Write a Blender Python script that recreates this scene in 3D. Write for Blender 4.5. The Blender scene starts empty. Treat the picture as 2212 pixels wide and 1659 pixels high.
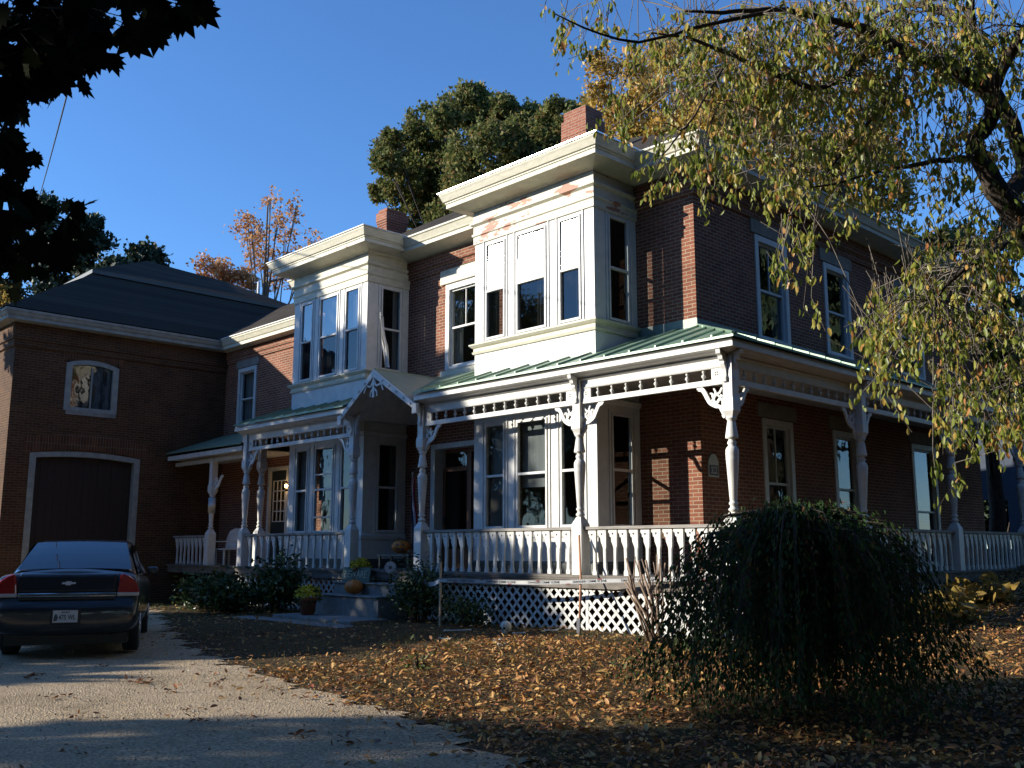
import bpy, bmesh, math, random
import numpy as np
from mathutils import Vector, Matrix
random.seed(7); rng = np.random.default_rng(7)
C = bpy.context.scene.collection
SC = bpy.context.scene
R = math.radians
# ------------------------------------------------------------------ camera
CAM = Vector((7.946, -12.155, 1.5))
FPX = 2094.0                      # focal length in pixels of a 2212 wide picture
PIT = math.atan(356/FPX); AZ = R(44.07)
F0 = Vector((-math.cos(AZ), math.sin(AZ), 0)); RT = Vector((math.sin(AZ), math.cos(AZ), 0))
FW = F0*math.cos(PIT)+Vector((0, 0, 1))*math.sin(PIT); UP = Vector((0, 0, 1))*math.cos(PIT)-F0*math.sin(PIT)
cd = bpy.data.cameras.new('camera'); cam = bpy.data.objects.new('camera', cd); C.objects.link(cam)
cd.sensor_width = 36; cd.lens = 36*FPX/2212; cd.clip_end = 2000; cd.clip_start = .05
cam.matrix_world = Matrix(((RT.x, UP.x, -FW.x, CAM.x), (RT.y, UP.y, -FW.y, CAM.y), (RT.z, UP.z, -FW.z, CAM.z), (0, 0, 0, 1)))
SC.camera = cam
# ------------------------------------------------------------------ world, sun, exposure
LD = Vector((-.87, -1, .47)).normalized()      # towards the sun
elev = math.asin(LD.z); srot = math.atan2(LD.x, LD.y)
w = bpy.data.worlds.new("World"); SC.world = w; w.use_nodes = True
nt = w.node_tree; nt.nodes.clear()
sky = nt.nodes.new('ShaderNodeTexSky'); sky.sky_type = 'NISHITA'; sky.sun_disc = False
sky.sun_elevation = elev; sky.sun_rotation = srot; sky.air_density = 1.0; sky.dust_density = 0; sky.ozone_density = 8
bg = nt.nodes.new('ShaderNodeBackground'); bg.inputs[1].default_value = .12
wo = nt.nodes.new('ShaderNodeOutputWorld'); nt.links.new(sky.outputs[0], bg.inputs[0]); nt.links.new(bg.outputs[0], wo.inputs[0])
sd = bpy.data.lights.new('sun', 'SUN'); so = bpy.data.objects.new('sun', sd); C.objects.link(so)
sd.energy = 3.6; sd.angle = R(.53); sd.color = (1, .93, .80)
so.rotation_euler = LD.to_track_quat('Z', 'Y').to_euler()
SC.view_settings.view_transform = 'Standard'; SC.view_settings.look = 'None'; SC.view_settings.exposure = 1.0; SC.view_settings.gamma = 1
SC.cycles.max_bounces = 7; SC.cycles.transparent_max_bounces = 16; SC.cycles.diffuse_bounces = 1; SC.cycles.glossy_bounces = 3
SC.cycles.caustics_reflective = False; SC.cycles.caustics_refractive = False; SC.cycles.sample_clamp_indirect = 6

def at(px, py, d):                # a point of the place at depth d metres
    return CAM+FW*d+RT*((px-1106)*d/FPX)+UP*((829.5-py)*d/FPX)
# ------------------------------------------------------------------ materials
def nodes(name):
    m = bpy.data.materials.new(name); m.use_nodes = True; t = m.node_tree
    b = t.nodes['Principled BSDF']; return m, t, b, t.nodes, t.links
def ramp(N, stops, interp='LINEAR'):
    r = N.new('ShaderNodeValToRGB'); e = r.color_ramp; e.interpolation = interp
    while len(e.elements) < len(stops): e.elements.new(.5)
    for k, (p, c) in enumerate(stops): e.elements[k].position = p; e.elements[k].color = (*c, 1)
    return r
def mk(name, col, rough=.6, var=.15, scale=3.0, bump=0., bscale=40, metal=0., spec=.5, col2=None, lo=.35, hi=.65, stretch=None, coat=0.):
    m, t, b, N, L = nodes(name)
    tc = N.new('ShaderNodeTexCoord'); src = tc.outputs['Object']
    if stretch:
        mp = N.new('ShaderNodeMapping'); mp.inputs['Scale'].default_value = stretch; L.new(src, mp.inputs[0]); src = mp.outputs[0]
    n = N.new('ShaderNodeTexNoise'); n.inputs['Scale'].default_value = scale; n.inputs['Detail'].default_value = 6; n.inputs['Roughness'].default_value = .65
    L.new(src, n.inputs['Vector'])
    c2 = col2 or tuple(c*(1-var*2) for c in col)
    r = ramp(N, [(lo, c2), (hi, col)]); L.new(n.outputs['Fac'], r.inputs[0]); L.new(r.outputs[0], b.inputs['Base Color'])
    b.inputs['Roughness'].default_value = rough; b.inputs['Metallic'].default_value = metal
    b.inputs['Specular IOR Level'].default_value = spec
    if coat: b.inputs['Coat Weight'].default_value = coat; b.inputs['Coat Roughness'].default_value = .03
    if bump:
        n2 = N.new('ShaderNodeTexNoise'); n2.inputs['Scale'].default_value = bscale; n2.inputs['Detail'].default_value = 4; L.new(src, n2.inputs['Vector'])
        bp = N.new('ShaderNodeBump'); bp.inputs['Strength'].default_value = bump; bp.inputs['Distance'].default_value = .02
        L.new(n2.outputs['Fac'], bp.inputs['Height']); L.new(bp.outputs[0], b.inputs['Normal'])
    return m
def wallcoord(N, L):
    tc = N.new('ShaderNodeTexCoord'); g = N.new('ShaderNodeNewGeometry'); s = N.new('ShaderNodeSeparateXYZ'); sn = N.new('ShaderNodeSeparateXYZ')
    L.new(tc.outputs['Object'], s.inputs[0]); L.new(g.outputs['True Normal'], sn.inputs[0])
    ab = N.new('ShaderNodeMath'); ab.operation = 'ABSOLUTE'; L.new(sn.outputs[0], ab.inputs[0])
    gt = N.new('ShaderNodeMath'); gt.operation = 'GREATER_THAN'; gt.inputs[1].default_value = .6; L.new(ab.outputs[0], gt.inputs[0])
    mx = N.new('ShaderNodeMix'); L.new(gt.outputs[0], mx.inputs[0]); L.new(s.outputs[0], mx.inputs[2]); L.new(s.outputs[1], mx.inputs[3])
    c = N.new('ShaderNodeCombineXYZ'); L.new(mx.outputs[0], c.inputs[0]); L.new(s.outputs[2], c.inputs[1])
    return c.outputs[0], tc
def brickmat(name, c1, c2, mortar, bw=.215, rh=.068, ms=.007, rough=.85, offset=.5):
    m, t, b, N, L = nodes(name)
    co, tc = wallcoord(N, L)
    wn = N.new('ShaderNodeTexNoise'); wn.inputs['Scale'].default_value = 6; L.new(co, wn.inputs['Vector'])
    ad = N.new('ShaderNodeMixRGB'); ad.blend_type = 'LINEAR_LIGHT'; ad.inputs[0].default_value = .004; L.new(co, ad.inputs[1]); L.new(wn.outputs['Color'], ad.inputs[2])
    br = N.new('ShaderNodeTexBrick'); L.new(ad.outputs[0], br.inputs['Vector'])
    br.inputs['Color1'].default_value = (*c1, 1); br.inputs['Color2'].default_value = (*c2, 1); br.inputs['Mortar'].default_value = (*mortar, 1)
    br.inputs['Scale'].default_value = 1; br.inputs['Brick Width'].default_value = bw; br.inputs['Row Height'].default_value = rh
    br.inputs['Mortar Size'].default_value = ms; br.inputs['Mortar Smooth'].default_value = .2; br.offset = offset
    n = N.new('ShaderNodeTexNoise'); n.inputs['Scale'].default_value = 1.3; n.inputs['Detail'].default_value = 8; n.inputs['Roughness'].default_value = .7; L.new(co, n.inputs['Vector'])
    r = ramp(N, [(.3, (.62, .60, .58)), (.7, (1.12, 1.1, 1.05))]); L.new(n.outputs['Fac'], r.inputs[0])
    mu = N.new('ShaderNodeMixRGB'); mu.blend_type = 'MULTIPLY'; mu.inputs[0].default_value = .9; L.new(br.outputs['Color'], mu.inputs[1]); L.new(r.outputs[0], mu.inputs[2])
    L.new(mu.outputs[0], b.inputs['Base Color']); b.inputs['Roughness'].default_value = rough; b.inputs['Specular IOR Level'].default_value = .25
    n3 = N.new('ShaderNodeTexNoise'); n3.inputs['Scale'].default_value = 60; L.new(co, n3.inputs['Vector'])
    inv = N.new('ShaderNodeMath'); inv.operation = 'MULTIPLY_ADD'; inv.inputs[1].default_value = -1.; L.new(br.outputs['Fac'], inv.inputs[0]); L.new(n3.outputs['Fac'], inv.inputs[2])
    bp = N.new('ShaderNodeBump'); bp.inputs['Strength'].default_value = .5; bp.inputs['Distance'].default_value = .008; L.new(inv.outputs[0], bp.inputs['Height']); L.new(bp.outputs[0], b.inputs['Normal'])
    return m
def peelmat(name, paint, under, lo, hi, rough=.6, zr=None):
    m, t, b, N, L = nodes(name)
    tc = N.new('ShaderNodeTexCoord')
    mp = N.new('ShaderNodeMapping'); mp.inputs['Scale'].default_value = (1, 1, 2.6); L.new(tc.outputs['Object'], mp.inputs[0])
    n = N.new('ShaderNodeTexNoise'); n.inputs['Scale'].default_value = 1.4; n.inputs['Detail'].default_value = 9; n.inputs['Roughness'].default_value = .62; L.new(mp.outputs[0], n.inputs['Vector'])
    n2 = N.new('ShaderNodeTexNoise'); n2.inputs['Scale'].default_value = 5; n2.inputs['Detail'].default_value = 8; n2.inputs['Roughness'].default_value = .7; L.new(mp.outputs[0], n2.inputs['Vector'])
    r0 = ramp(N, [(.3, tuple(c*.78 for c in paint)), (.6, paint)]); L.new(n2.outputs['Fac'], r0.inputs[0])
    r = ramp(N, [(lo, (0, 0, 0)), (hi, (1, 1, 1))]); L.new(n.outputs['Fac'], r.inputs[0])
    mx = N.new('ShaderNodeMixRGB'); L.new(r.outputs[0], mx.inputs[0]); L.new(r0.outputs[0], mx.inputs[1]); mx.inputs[2].default_value = (*under, 1)
    L.new(mx.outputs[0], b.inputs['Base Color']); b.inputs['Roughness'].default_value = rough
    bp = N.new('ShaderNodeBump'); bp.inputs['Strength'].default_value = .35; bp.inputs['Distance'].default_value = .01; bp.invert = True; L.new(r.outputs[0], bp.inputs['Height']); L.new(bp.outputs[0], b.inputs['Normal'])
    return m
def glassmat(name, refl=.12, tint=(.75, .8, .8), rough=.02, wav=.02):
    m, t, b, N, L = nodes(name); N.remove(b); out = [x for x in N if x.type == 'OUTPUT_MATERIAL'][0]
    tr = N.new('ShaderNodeBsdfTransparent'); tr.inputs[0].default_value = (*tint, 1)
    g = N.new('ShaderNodeBsdfGlossy'); g.inputs['Roughness'].default_value = rough
    tc = N.new('ShaderNodeTexCoord'); n = N.new('ShaderNodeTexNoise'); n.inputs['Scale'].default_value = 2.6; n.inputs['Detail'].default_value = 2; L.new(tc.outputs['Object'], n.inputs['Vector'])
    bp = N.new('ShaderNodeBump'); bp.inputs['Strength'].default_value = 1; bp.inputs['Distance'].default_value = wav; L.new(n.outputs['Fac'], bp.inputs['Height']); L.new(bp.outputs[0], g.inputs['Normal'])
    lw = N.new('ShaderNodeLayerWeight'); lw.inputs[0].default_value = .5; fr = N.new('ShaderNodeMath'); fr.operation = 'POWER'; fr.inputs[1].default_value = 4.; L.new(lw.outputs['Facing'], fr.inputs[0])
    ma = N.new('ShaderNodeMath'); ma.operation = 'MULTIPLY_ADD'; ma.use_clamp = True; ma.inputs[1].default_value = .5; ma.inputs[2].default_value = refl+.04; L.new(fr.outputs[0], ma.inputs[0])
    mx = N.new('ShaderNodeMixShader'); L.new(ma.outputs[0], mx.inputs[0]); L.new(tr.outputs[0], mx.inputs[1]); L.new(g.outputs[0], mx.inputs[2]); L.new(mx.outputs[0], out.inputs[0])
    return m
def leafmat(name, stops, trans=.3, rough=.5, scale=1., spec=.4):
    m, t, b, N, L = nodes(name); out = [x for x in N if x.type == 'OUTPUT_MATERIAL'][0]
    a = N.new('ShaderNodeAttribute'); a.attribute_name = 'rnd'
    r = ramp(N, stops); L.new(a.outputs['Fac'], r.inputs[0]); L.new(r.outputs[0], b.inputs['Base Color'])
    b.inputs['Roughness'].default_value = rough; b.inputs['Specular IOR Level'].default_value = spec
    if trans:
        tr = N.new('ShaderNodeBsdfTranslucent'); L.new(r.outputs[0], tr.inputs[0])
        mx = N.new('ShaderNodeMixShader'); mx.inputs[0].default_value = trans; L.new(b.outputs[0], mx.inputs[1]); L.new(tr.outputs[0], mx.inputs[2]); L.new(mx.outputs[0], out.inputs[0])
    return m
M = {}
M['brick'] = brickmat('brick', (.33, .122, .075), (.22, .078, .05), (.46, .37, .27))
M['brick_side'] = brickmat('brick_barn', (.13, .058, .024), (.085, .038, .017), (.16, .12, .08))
M['soldier'] = brickmat('brick_arch', (.17, .065, .03), (.10, .04, .02), (.2, .16, .11), bw=.075, rh=.25, offset=0)
M['chimney'] = brickmat('chimney_brick', (.40, .15, .085), (.30, .10, .06), (.42, .34, .28), ms=.006)
M['white'] = mk('white_paint', (.80, .79, .75), .5, .07, 5, .06, 60)
M['white_worn'] = mk('worn_white_paint', (.78, .77, .73), .55, .12, 7, .12, 50)
M['cream'] = peelmat('cream_paint', (.74, .70, .55), (.36, .25, .18), .66, .69)
M['peeling'] = peelmat('peeling_paint', (.76, .72, .58), (.42, .20, .13), .575, .59)
M['shaded_trim'] = mk('shaded_white_paint', (.36, .37, .33), .7, .15, 5, .1, 50)  # the barn's white trim, its shade put into a darker colour
M['tin'] = mk('tin_edge', (.9, .9, .88), .28, .03, metal=1)
M['trimdark'] = mk('dark_sash_paint', (.10, .11, .10), .5, .1)
M['stone'] = mk('sandstone', (.34, .31, .26), .8, .15, 4, .2)
M['shingle'] = S_ = brickmat('asphalt_shingles', (.078, .068, .056), (.052, .045, .038), (.028, .025, .022), bw=.3, rh=.14, ms=.004, rough=.95)
S_.node_tree.nodes['Principled BSDF'].inputs['Specular IOR Level'].default_value = .08
M['green'] = mk('green_metal_roof', (.27, .40, .29), .38, .12, 2.5, .03, 20, metal=.25, spec=.5)
M['greendark'] = mk('pale_green_roof', (.30, .37, .31), .45, .1, 2.5, .03, 20)
M['deck'] = mk('weathered_wood', (.24, .21, .18), .8, .25, 8, .3, 30, stretch=(.4, 1, 1))
M['rail'] = mk('weathered_rail', (.42, .39, .35), .75, .25, 14, .25, 60, stretch=(.15, 1, 1), lo=.3, hi=.7)
M['glass'] = glassmat('window_glass', .03, (.74, .78, .78), .02, .005)
M['glass_up'] = glassmat('storm_glass', .24, (.6, .65, .68), .015, .005)
M['glare'] = glassmat('old_wavy_glass', .34, (.7, .75, .78), .14, .012)
M['screen'] = glassmat('insect_screen', .05, (.30, .31, .32), .03, .004)
M['curtain'] = mk('curtain_cloth', (.42, .42, .39), .9, .25, 1.5, .4, 6, stretch=(9, 9, .4))
M['curtaindk'] = mk('grey_blind', (.27, .28, .28), .9, .12, 1.5, stretch=(6, 6, .4))
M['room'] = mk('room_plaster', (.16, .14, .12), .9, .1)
M['wood'] = mk('door_wood', (.24, .085, .035), .4, .25, 6, .05, 30, stretch=(3, 3, .5))
M['garage'] = mk('barn_door_boards', (.028, .014, .008), .7, .2, 5, .2, 30, stretch=(6, 6, .5))
M['door2'] = mk('dark_door_paint', (.03, .04, .04), .4, .1)
M['bark'] = mk('bark', (.085, .065, .05), .9, .3, 9, .8, 25)
M['bark2'] = mk('grey_bark', (.20, .17, .14), .9, .2, 9, .5, 25)
M['stick'] = mk('cut_stem', (.34, .24, .17), .8, .2, 12)
M['timber'] = mk('new_timber', (.55, .42, .28), .7, .12, 9)
M['handle'] = mk('tool_handle', (.58, .27, .14), .5, .1, 9)
M['bone'] = mk('plastic_bone', (.72, .70, .62), .5, .1, 12)
M['black'] = mk('black_plastic', (.02, .02, .02), .5, .1)
M['chrome'] = mk('chrome', (.85, .85, .85), .06, .02, metal=1)
M['concrete'] = mk('step_concrete', (.26, .26, .25), .8, .18, 6, .3, 60)
M['terracotta'] = mk('terracotta', (.28, .10, .05), .7, .12, 8)
M['pumpkin'] = mk('pumpkin_skin', (.62, .20, .03), .45, .12, 5)
M['blue_siding'] = mk('blue_siding', (.05, .07, .11), .7, .1)
M['tyre'] = mk('tyre_rubber', (.018, .018, .018), .8, .1)
M['paint'] = mk('blue_grey_car_paint', (.020, .025, .032), .3, .03, coat=.6, metal=.2)
M['lens'] = mk('red_lens', (.30, .008, .008), .12, .05, coat=.8)
M['lensclear'] = mk('clear_lens', (.55, .52, .50), .15, .1, coat=.8)
M['carglass'] = mk('car_glass', (.012, .018, .022), .04, .02, spec=.8, coat=1.)
M['plate'] = mk('plate_enamel', (.62, .64, .66), .45, .03)
M['platetext'] = mk('plate_text', (.02, .03, .06), .5, .03)
M['red'] = mk('flag_red', (.30, .02, .02), .8, .1)
M['navy'] = mk('flag_navy', (.015, .02, .06), .8, .1)
M['cloth'] = mk('flag_white', (.62, .62, .62), .8, .12)
M['sign'] = mk('board_paint', (.10, .16, .13), .7, .15, 20)
M['signtext'] = mk('pale_sign_paint', (.42, .45, .36), .7, .15, 20)
M['slate'] = mk('slate_grey', (.10, .10, .11), .6, .1)
M['wire'] = mk('wire', (.03, .03, .03), .6, .05)
m, t, b, N, L = nodes('lamp_glow'); b.inputs['Emission Color'].default_value = (1, .62, .25, 1); b.inputs['Emission Strength'].default_value = 14; M['glow'] = m
# ground materials
def groundmat(name, cols, sc, fine, bump, grit=(.5, .9)):
    m, t, b, N, L = nodes(name); tc = N.new('ShaderNodeTexCoord')
    n = N.new('ShaderNodeTexNoise'); n.inputs['Scale'].default_value = sc; n.inputs['Detail'].default_value = 8; n.inputs['Roughness'].default_value = .7; L.new(tc.outputs['Object'], n.inputs['Vector'])
    r = ramp(N, cols); L.new(n.outputs['Fac'], r.inputs[0])
    v = N.new('ShaderNodeTexVoronoi'); v.inputs['Scale'].default_value = fine; L.new(tc.outputs['Object'], v.inputs['Vector'])
    n2 = N.new('ShaderNodeTexNoise'); n2.inputs['Scale'].default_value = fine*.7; n2.inputs['Detail'].default_value = 5; L.new(tc.outputs['Object'], n2.inputs['Vector'])
    r2 = ramp(N, [(.35, (grit[0],)*3), (.68, (1+grit[1]*.3,)*3)]); L.new(n2.outputs['Fac'], r2.inputs[0])
    mu = N.new('ShaderNodeMixRGB'); mu.blend_type = 'MULTIPLY'; mu.inputs[0].default_value = 1; L.new(r.outputs[0], mu.inputs[1]); L.new(r2.outputs[0], mu.inputs[2])
    L.new(mu.outputs[0], b.inputs['Base Color']); b.inputs['Roughness'].default_value = .95; b.inputs['Specular IOR Level'].default_value = .15
    ad = N.new('ShaderNodeMath'); L.new(v.outputs['Distance'], ad.inputs[0]); L.new(n2.outputs['Fac'], ad.inputs[1])
    bp = N.new('ShaderNodeBump'); bp.inputs['Strength'].default_value = bump; bp.inputs['Distance'].default_value = .02; L.new(ad.outputs[0], bp.inputs['Height']); L.new(bp.outputs[0], b.inputs['Normal'])
    return m
M['soil'] = groundmat('lawn_soil', [(.3, (.045, .035, .018)), (.5, (.10, .065, .032)), (.7, (.07, .075, .028))], 1.6, 26, .8)
M['gravel'] = groundmat('gravel', [(.25, (.30, .23, .145)), (.48, (.52, .40, .26)), (.62, (.58, .45, .30)), (.8, (.40, .31, .21))], .9, 55, .7, (.55, .9))
# foliage
M['lf_cherry'] = leafmat('cherry_leaves', [(0, (.12, .17, .025)), (.5, (.30, .34, .06)), (.75, (.50, .44, .10)), (.9, (.60, .40, .10)), (1, (.55, .22, .08))], .45, .38)
M['lf_litter'] = leafmat('litter_leaves', [(0, (.12, .05, .025)), (.3, (.36, .15, .05)), (.6, (.58, .29, .085)), (.85, (.66, .44, .15)), (1, (.36, .11, .05))], .15, .6)
M['lf_green'] = leafmat('oak_leaves', [(0, (.08, .11, .03)), (.55, (.19, .21, .065)), (.85, (.27, .24, .08)), (1, (.34, .20, .09))], .38, .6, spec=.2)
M['lf_yellow'] = leafmat('yellow_leaves', [(0, (.22, .18, .04)), (.4, (.52, .35, .07)), (.8, (.68, .46, .11)), (1, (.55, .27, .07))], .35, .5)
M['lf_orange'] = leafmat('orange_leaves', [(0, (.45, .20, .09)), (.5, (.62, .32, .13)), (1, (.70, .42, .18))], .4, .5)
M['lf_stone'] = leafmat('stone_chips', [(0, (.16, .13, .10)), (.6, (.42, .36, .28)), (1, (.62, .56, .46))], 0, .9)
M['lf_pine'] = leafmat('pine_needles', [(0, (.015, .03, .018)), (.6, (.035, .06, .03)), (1, (.08, .10, .035))], .1, .6)
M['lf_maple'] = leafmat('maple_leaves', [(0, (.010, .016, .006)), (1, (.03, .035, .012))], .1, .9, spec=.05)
M['lf_weep'] = leafmat('weeping_leaves', [(0, (.02, .05, .018)), (.6, (.05, .10, .03)), (.9, (.08, .11, .03)), (1, (.22, .08, .03))], .25, .6, spec=.15)
M['lf_rhodo'] = leafmat('rhododendron_leaves', [(0, (.018, .04, .012)), (.6, (.05, .09, .025)), (1, (.10, .15, .04))], .2, .35)
M['lf_mum'] = leafmat('chrysanthemum_petals', [(0, (.60, .46, .02)), (1, (.90, .74, .05))], .3, .6)
M['lf_grass'] = leafmat('grass_blades', [(0, (.06, .08, .02)), (.6, (.12, .14, .035)), (1, (.26, .22, .09))], .3, .6)
M['lf_hosta'] = leafmat('hosta_leaves', [(0, (.30, .20, .05)), (1, (.42, .30, .08))], .3, .5)

# ------------------------------------------------------------------ mesh helpers
class MB:
    def __init__(s): s.v = []; s.f = []; s.mi = []; s.m = 0; s.sm = []; s.smooth = False; s.T = None
    def V(s, p):
        s.v.append(tuple(s.T(*p)) if s.T else tuple(p)); return len(s.v)-1
    def F(s, idx): s.f.append(tuple(idx)); s.mi.append(s.m); s.sm.append(s.smooth)
    def face(s, pts): s.F([s.V(p) for p in pts])
    def box(s, a, b):
        x0, y0, z0 = (min(a[i], b[i]) for i in range(3)); x1, y1, z1 = (max(a[i], b[i]) for i in range(3))
        i = [s.V(p) for p in ((x0, y0, z0), (x1, y0, z0), (x1, y1, z0), (x0, y1, z0), (x0, y0, z1), (x1, y0, z1), (x1, y1, z1), (x0, y1, z1))]
        for q in ((0, 3, 2, 1), (4, 5, 6, 7), (0, 1, 5, 4), (1, 2, 6, 5), (2, 3, 7, 6), (3, 0, 4, 7)): s.F([i[k] for k in q])
    def hexa(s, p):   # 8 points bottom 4, top 4
        i = [s.V(q) for q in p]
        for q in ((0, 3, 2, 1), (4, 5, 6, 7), (0, 1, 5, 4), (1, 2, 6, 5), (2, 3, 7, 6), (3, 0, 4, 7)): s.F([i[k] for k in q])
    def prism(s, poly, d0, d1, fn=None):   # poly of (a,b); fn(a,b,d)->point
        fn = fn or (lambda a, b, d: (a, d, b))
        A = [s.V(fn(a, b, d0)) for a, b in poly]; B = [s.V(fn(a, b, d1)) for a, b in poly]; n = len(poly)
        s.F(A[::-1]); s.F(B)
        for k in range(n): s.F((A[k], A[(k+1) % n], B[(k+1) % n], B[k]))
    def tube(s, P, Rd, n=6, caps=True):
        P = [Vector(p) for p in P]; rings = []
        for k, p in enumerate(P):
            d = (P[min(k+1, len(P)-1)]-P[max(k-1, 0)]).normalized()
            a = d.cross(Vector((.3, .2, 1))); a = a.normalized() if a.length > 1e-4 else Vector((1, 0, 0)); b = d.cross(a)
            r = Rd[k] if hasattr(Rd, '__len__') else Rd
            rings.append([s.V(p+a*(r*math.cos(q*2*math.pi/n))+b*(r*math.sin(q*2*math.pi/n))) for q in range(n)])
        sm = s.smooth; s.smooth = True
        for A, B in zip(rings, rings[1:]):
            for q in range(n): s.F((A[q], A[(q+1) % n], B[(q+1) % n], B[q]))
        s.smooth = sm
        if caps: s.F(rings[0][::-1]); s.F(rings[-1])
    def lathe(s, c, prof, n=16, squash=(1, 1)):
        sm = s.smooth; s.smooth = True; rings = []
        for r, z in prof: rings.append([s.V((c[0]+r*squash[0]*math.cos(q*2*math.pi/n), c[1]+r*squash[1]*math.sin(q*2*math.pi/n), c[2]+z)) for q in range(n)])
        for A, B in zip(rings, rings[1:]):
            for q in range(n): s.F((A[q], A[(q+1) % n], B[(q+1) % n], B[q]))
        s.smooth = sm; s.F(rings[0][::-1]); s.F(rings[-1])
    def ball(s, c, r, n=10, m=7):
        s.lathe((c[0], c[1], c[2]), [(max(.002, r*math.sin(math.pi*k/m)) if True else 0, -r*math.cos(math.pi*k/m)) for k in range(m+1)], n)
    def wall(s, u0, u1, z0, z1, holes, dep=.12, d=0):
        us = sorted({u0, u1, *[min(max(h[k], u0), u1) for h in holes for k in (0, 1)]}); zs = sorted({z0, z1, *[min(max(h[k], z0), z1) for h in holes for k in (2, 3)]})
        for a, b in zip(us, us[1:]):
            for e, g in zip(zs, zs[1:]):
                cu, cz = (a+b)/2, (e+g)/2
                if any(h[0] < cu < h[1] and h[2] < cz < h[3] for h in holes): continue
                s.face([(a, d, e), (b, d, e), (b, d, g), (a, d, g)])
        for a, b, e, g in holes:
            for q in (((a, e), (b, e)), ((b, e), (b, g)), ((b, g), (a, g)), ((a, g), (a, e))):
                (p, r), (u, v) = q; s.face([(p, d, r), (u, d, v), (u, d-dep, v), (p, d-dep, r)])
    def sweep(s, path, prof):
        n = len(path); P = [Vector(p) for p in path]; nor = []
        for k in range(n-1): dd = (P[k+1]-P[k]).normalized(); nor.append(Vector((dd.y, -dd.x)))
        rows = []
        for o, z in prof:
            row = []
            for k in range(n):
                if k == 0: q = P[0]+nor[0]*o
                elif k == n-1: q = P[-1]+nor[-1]*o
                else:
                    a, b = nor[k-1], nor[k]; mm = (a+b)/(1+a.dot(b)); q = P[k]+mm*o
                row.append(s.V((q.x, q.y, z)))
            rows.append(row)
        for A, B in zip(rows, rows[1:]):
            for k in range(n-1): s.F((A[k], A[k+1], B[k+1], B[k]))
        s.F([r[0] for r in rows]); s.F([r[-1] for r in rows][::-1])
    def build(s, name, mats, parent=None, fix=True, bevel=0):
        me = bpy.data.meshes.new(name); me.from_pydata(s.v, [], s.f)
        mats = mats if isinstance(mats, (list, tuple)) else [mats]
        for x in mats: me.materials.append(M[x] if isinstance(x, str) else x)
        me.polygons.foreach_set('material_index', s.mi); me.polygons.foreach_set('use_smooth', s.sm)
        if fix:
            bm = bmesh.new(); bm.from_mesh(me); bmesh.ops.recalc_face_normals(bm, faces=bm.faces); bm.to_mesh(me); bm.free()
        me.update()
        return link(name, me, parent, bevel)
BASE = {}
def link(name, me, parent=None, bevel=0):
    o = bpy.data.objects.new(name, me); C.objects.link(o)
    if parent:
        o.parent = parent; b = BASE.get(parent.name)
        if b is not None: o.location = -b
    if bevel:
        md = o.modifiers.new('bevel', 'BEVEL'); md.width = bevel; md.segments = 2; md.limit_method = 'ANGLE'; md.angle_limit = R(40)
    return o
def tag(o, label, cat, group=None):
    o['label'] = label; o['category'] = cat
    if group: o['group'] = group
    return o
def thing(name, label, cat, loc=(0, 0, 0), group=None):
    o = bpy.data.objects.new(name, None); C.objects.link(o); o.location = loc; o.empty_display_size = .2
    BASE[o.name] = Vector(loc); return tag(o, label, cat, group)
def scatter(name, tv, tf, P, D, Nn, S, mat, parent=None, rnd=None):
    """many copies of a leaf template: D = leaf axis, Nn = face normal, S = scale"""
    tv = np.array(tv, float); n = len(P); k = len(tv)
    D = D/np.linalg.norm(D, axis=1, keepdims=True); B = np.cross(Nn, D); B /= np.maximum(1e-6, np.linalg.norm(B, axis=1, keepdims=True)); Nn = np.cross(D, B)
    S = np.broadcast_to(np.asarray(S, float), (n,))
    V = P[:, None, :]+S[:, None, None]*(tv[None, :, 0, None]*D[:, None, :]+tv[None, :, 1, None]*B[:, None, :]+tv[None, :, 2, None]*Nn[:, None, :])
    V = V.reshape(-1, 3); off = (np.arange(n)*k)
    lt = np.concatenate([np.array(f) for f in tf]); L = (off[:, None]+lt[None, :]).ravel()
    tot = np.tile([len(f) for f in tf], n); st = np.concatenate([[0], np.cumsum(tot)[:-1]])
    me = bpy.data.meshes.new(name); me.vertices.add(len(V)); me.vertices.foreach_set('co', V.ravel())
    me.loops.add(len(L)); me.loops.foreach_set('vertex_index', L.astype(np.int32)); me.polygons.add(len(tot))
    me.polygons.foreach_set('loop_start', st.astype(np.int32)); me.polygons.foreach_set('loop_total', tot.astype(np.int32))
    me.update(calc_edges=True); me.validate()
    a = me.attributes.new('rnd', 'FLOAT', 'POINT'); r = rng.random(n) if rnd is None else rnd
    a.data.foreach_set('value', np.repeat(r, k).astype(np.float32)); me.materials.append(M[mat])
    return link(name, me, parent)
LEAF = ([(0, 0, 0), (.3, .2, .06), (.68, .19, .05), (1, 0, -.06), (.68, -.19, .05), (.3, -.2, .06)], [(0, 1, 2, 3), (0, 3, 4, 5)])
CARD = ([(0, 0, 0), (.5, .32, .08), (1, 0, 0), (.5, -.32, .08)], [(0, 1, 2), (0, 2, 3)])
BLADE = ([(0, .03, 0), (0, -.03, 0), (1, 0, .15)], [(0, 1, 2)])
mp = [(0, 0), (.08, .30), (-.06, .42), (.22, .40), (.30, .58), (.38, .40), (.60, .52), (.58, .34), (.80, .34), (.68, .16), (1.05, 0)]
MAPLE = ([(x, y, .05*abs(y)) for x, y in mp]+[(x, -y, .05*abs(y)) for x, y in mp[-2:0:-1]], [tuple(range(20))])
def rdir(n): d = rng.normal(size=(n, 3)); return d/np.linalg.norm(d, axis=1, keepdims=True)
def S01(x): x = max(0., min(1., x)); return x*x*(3-2*x)
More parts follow.
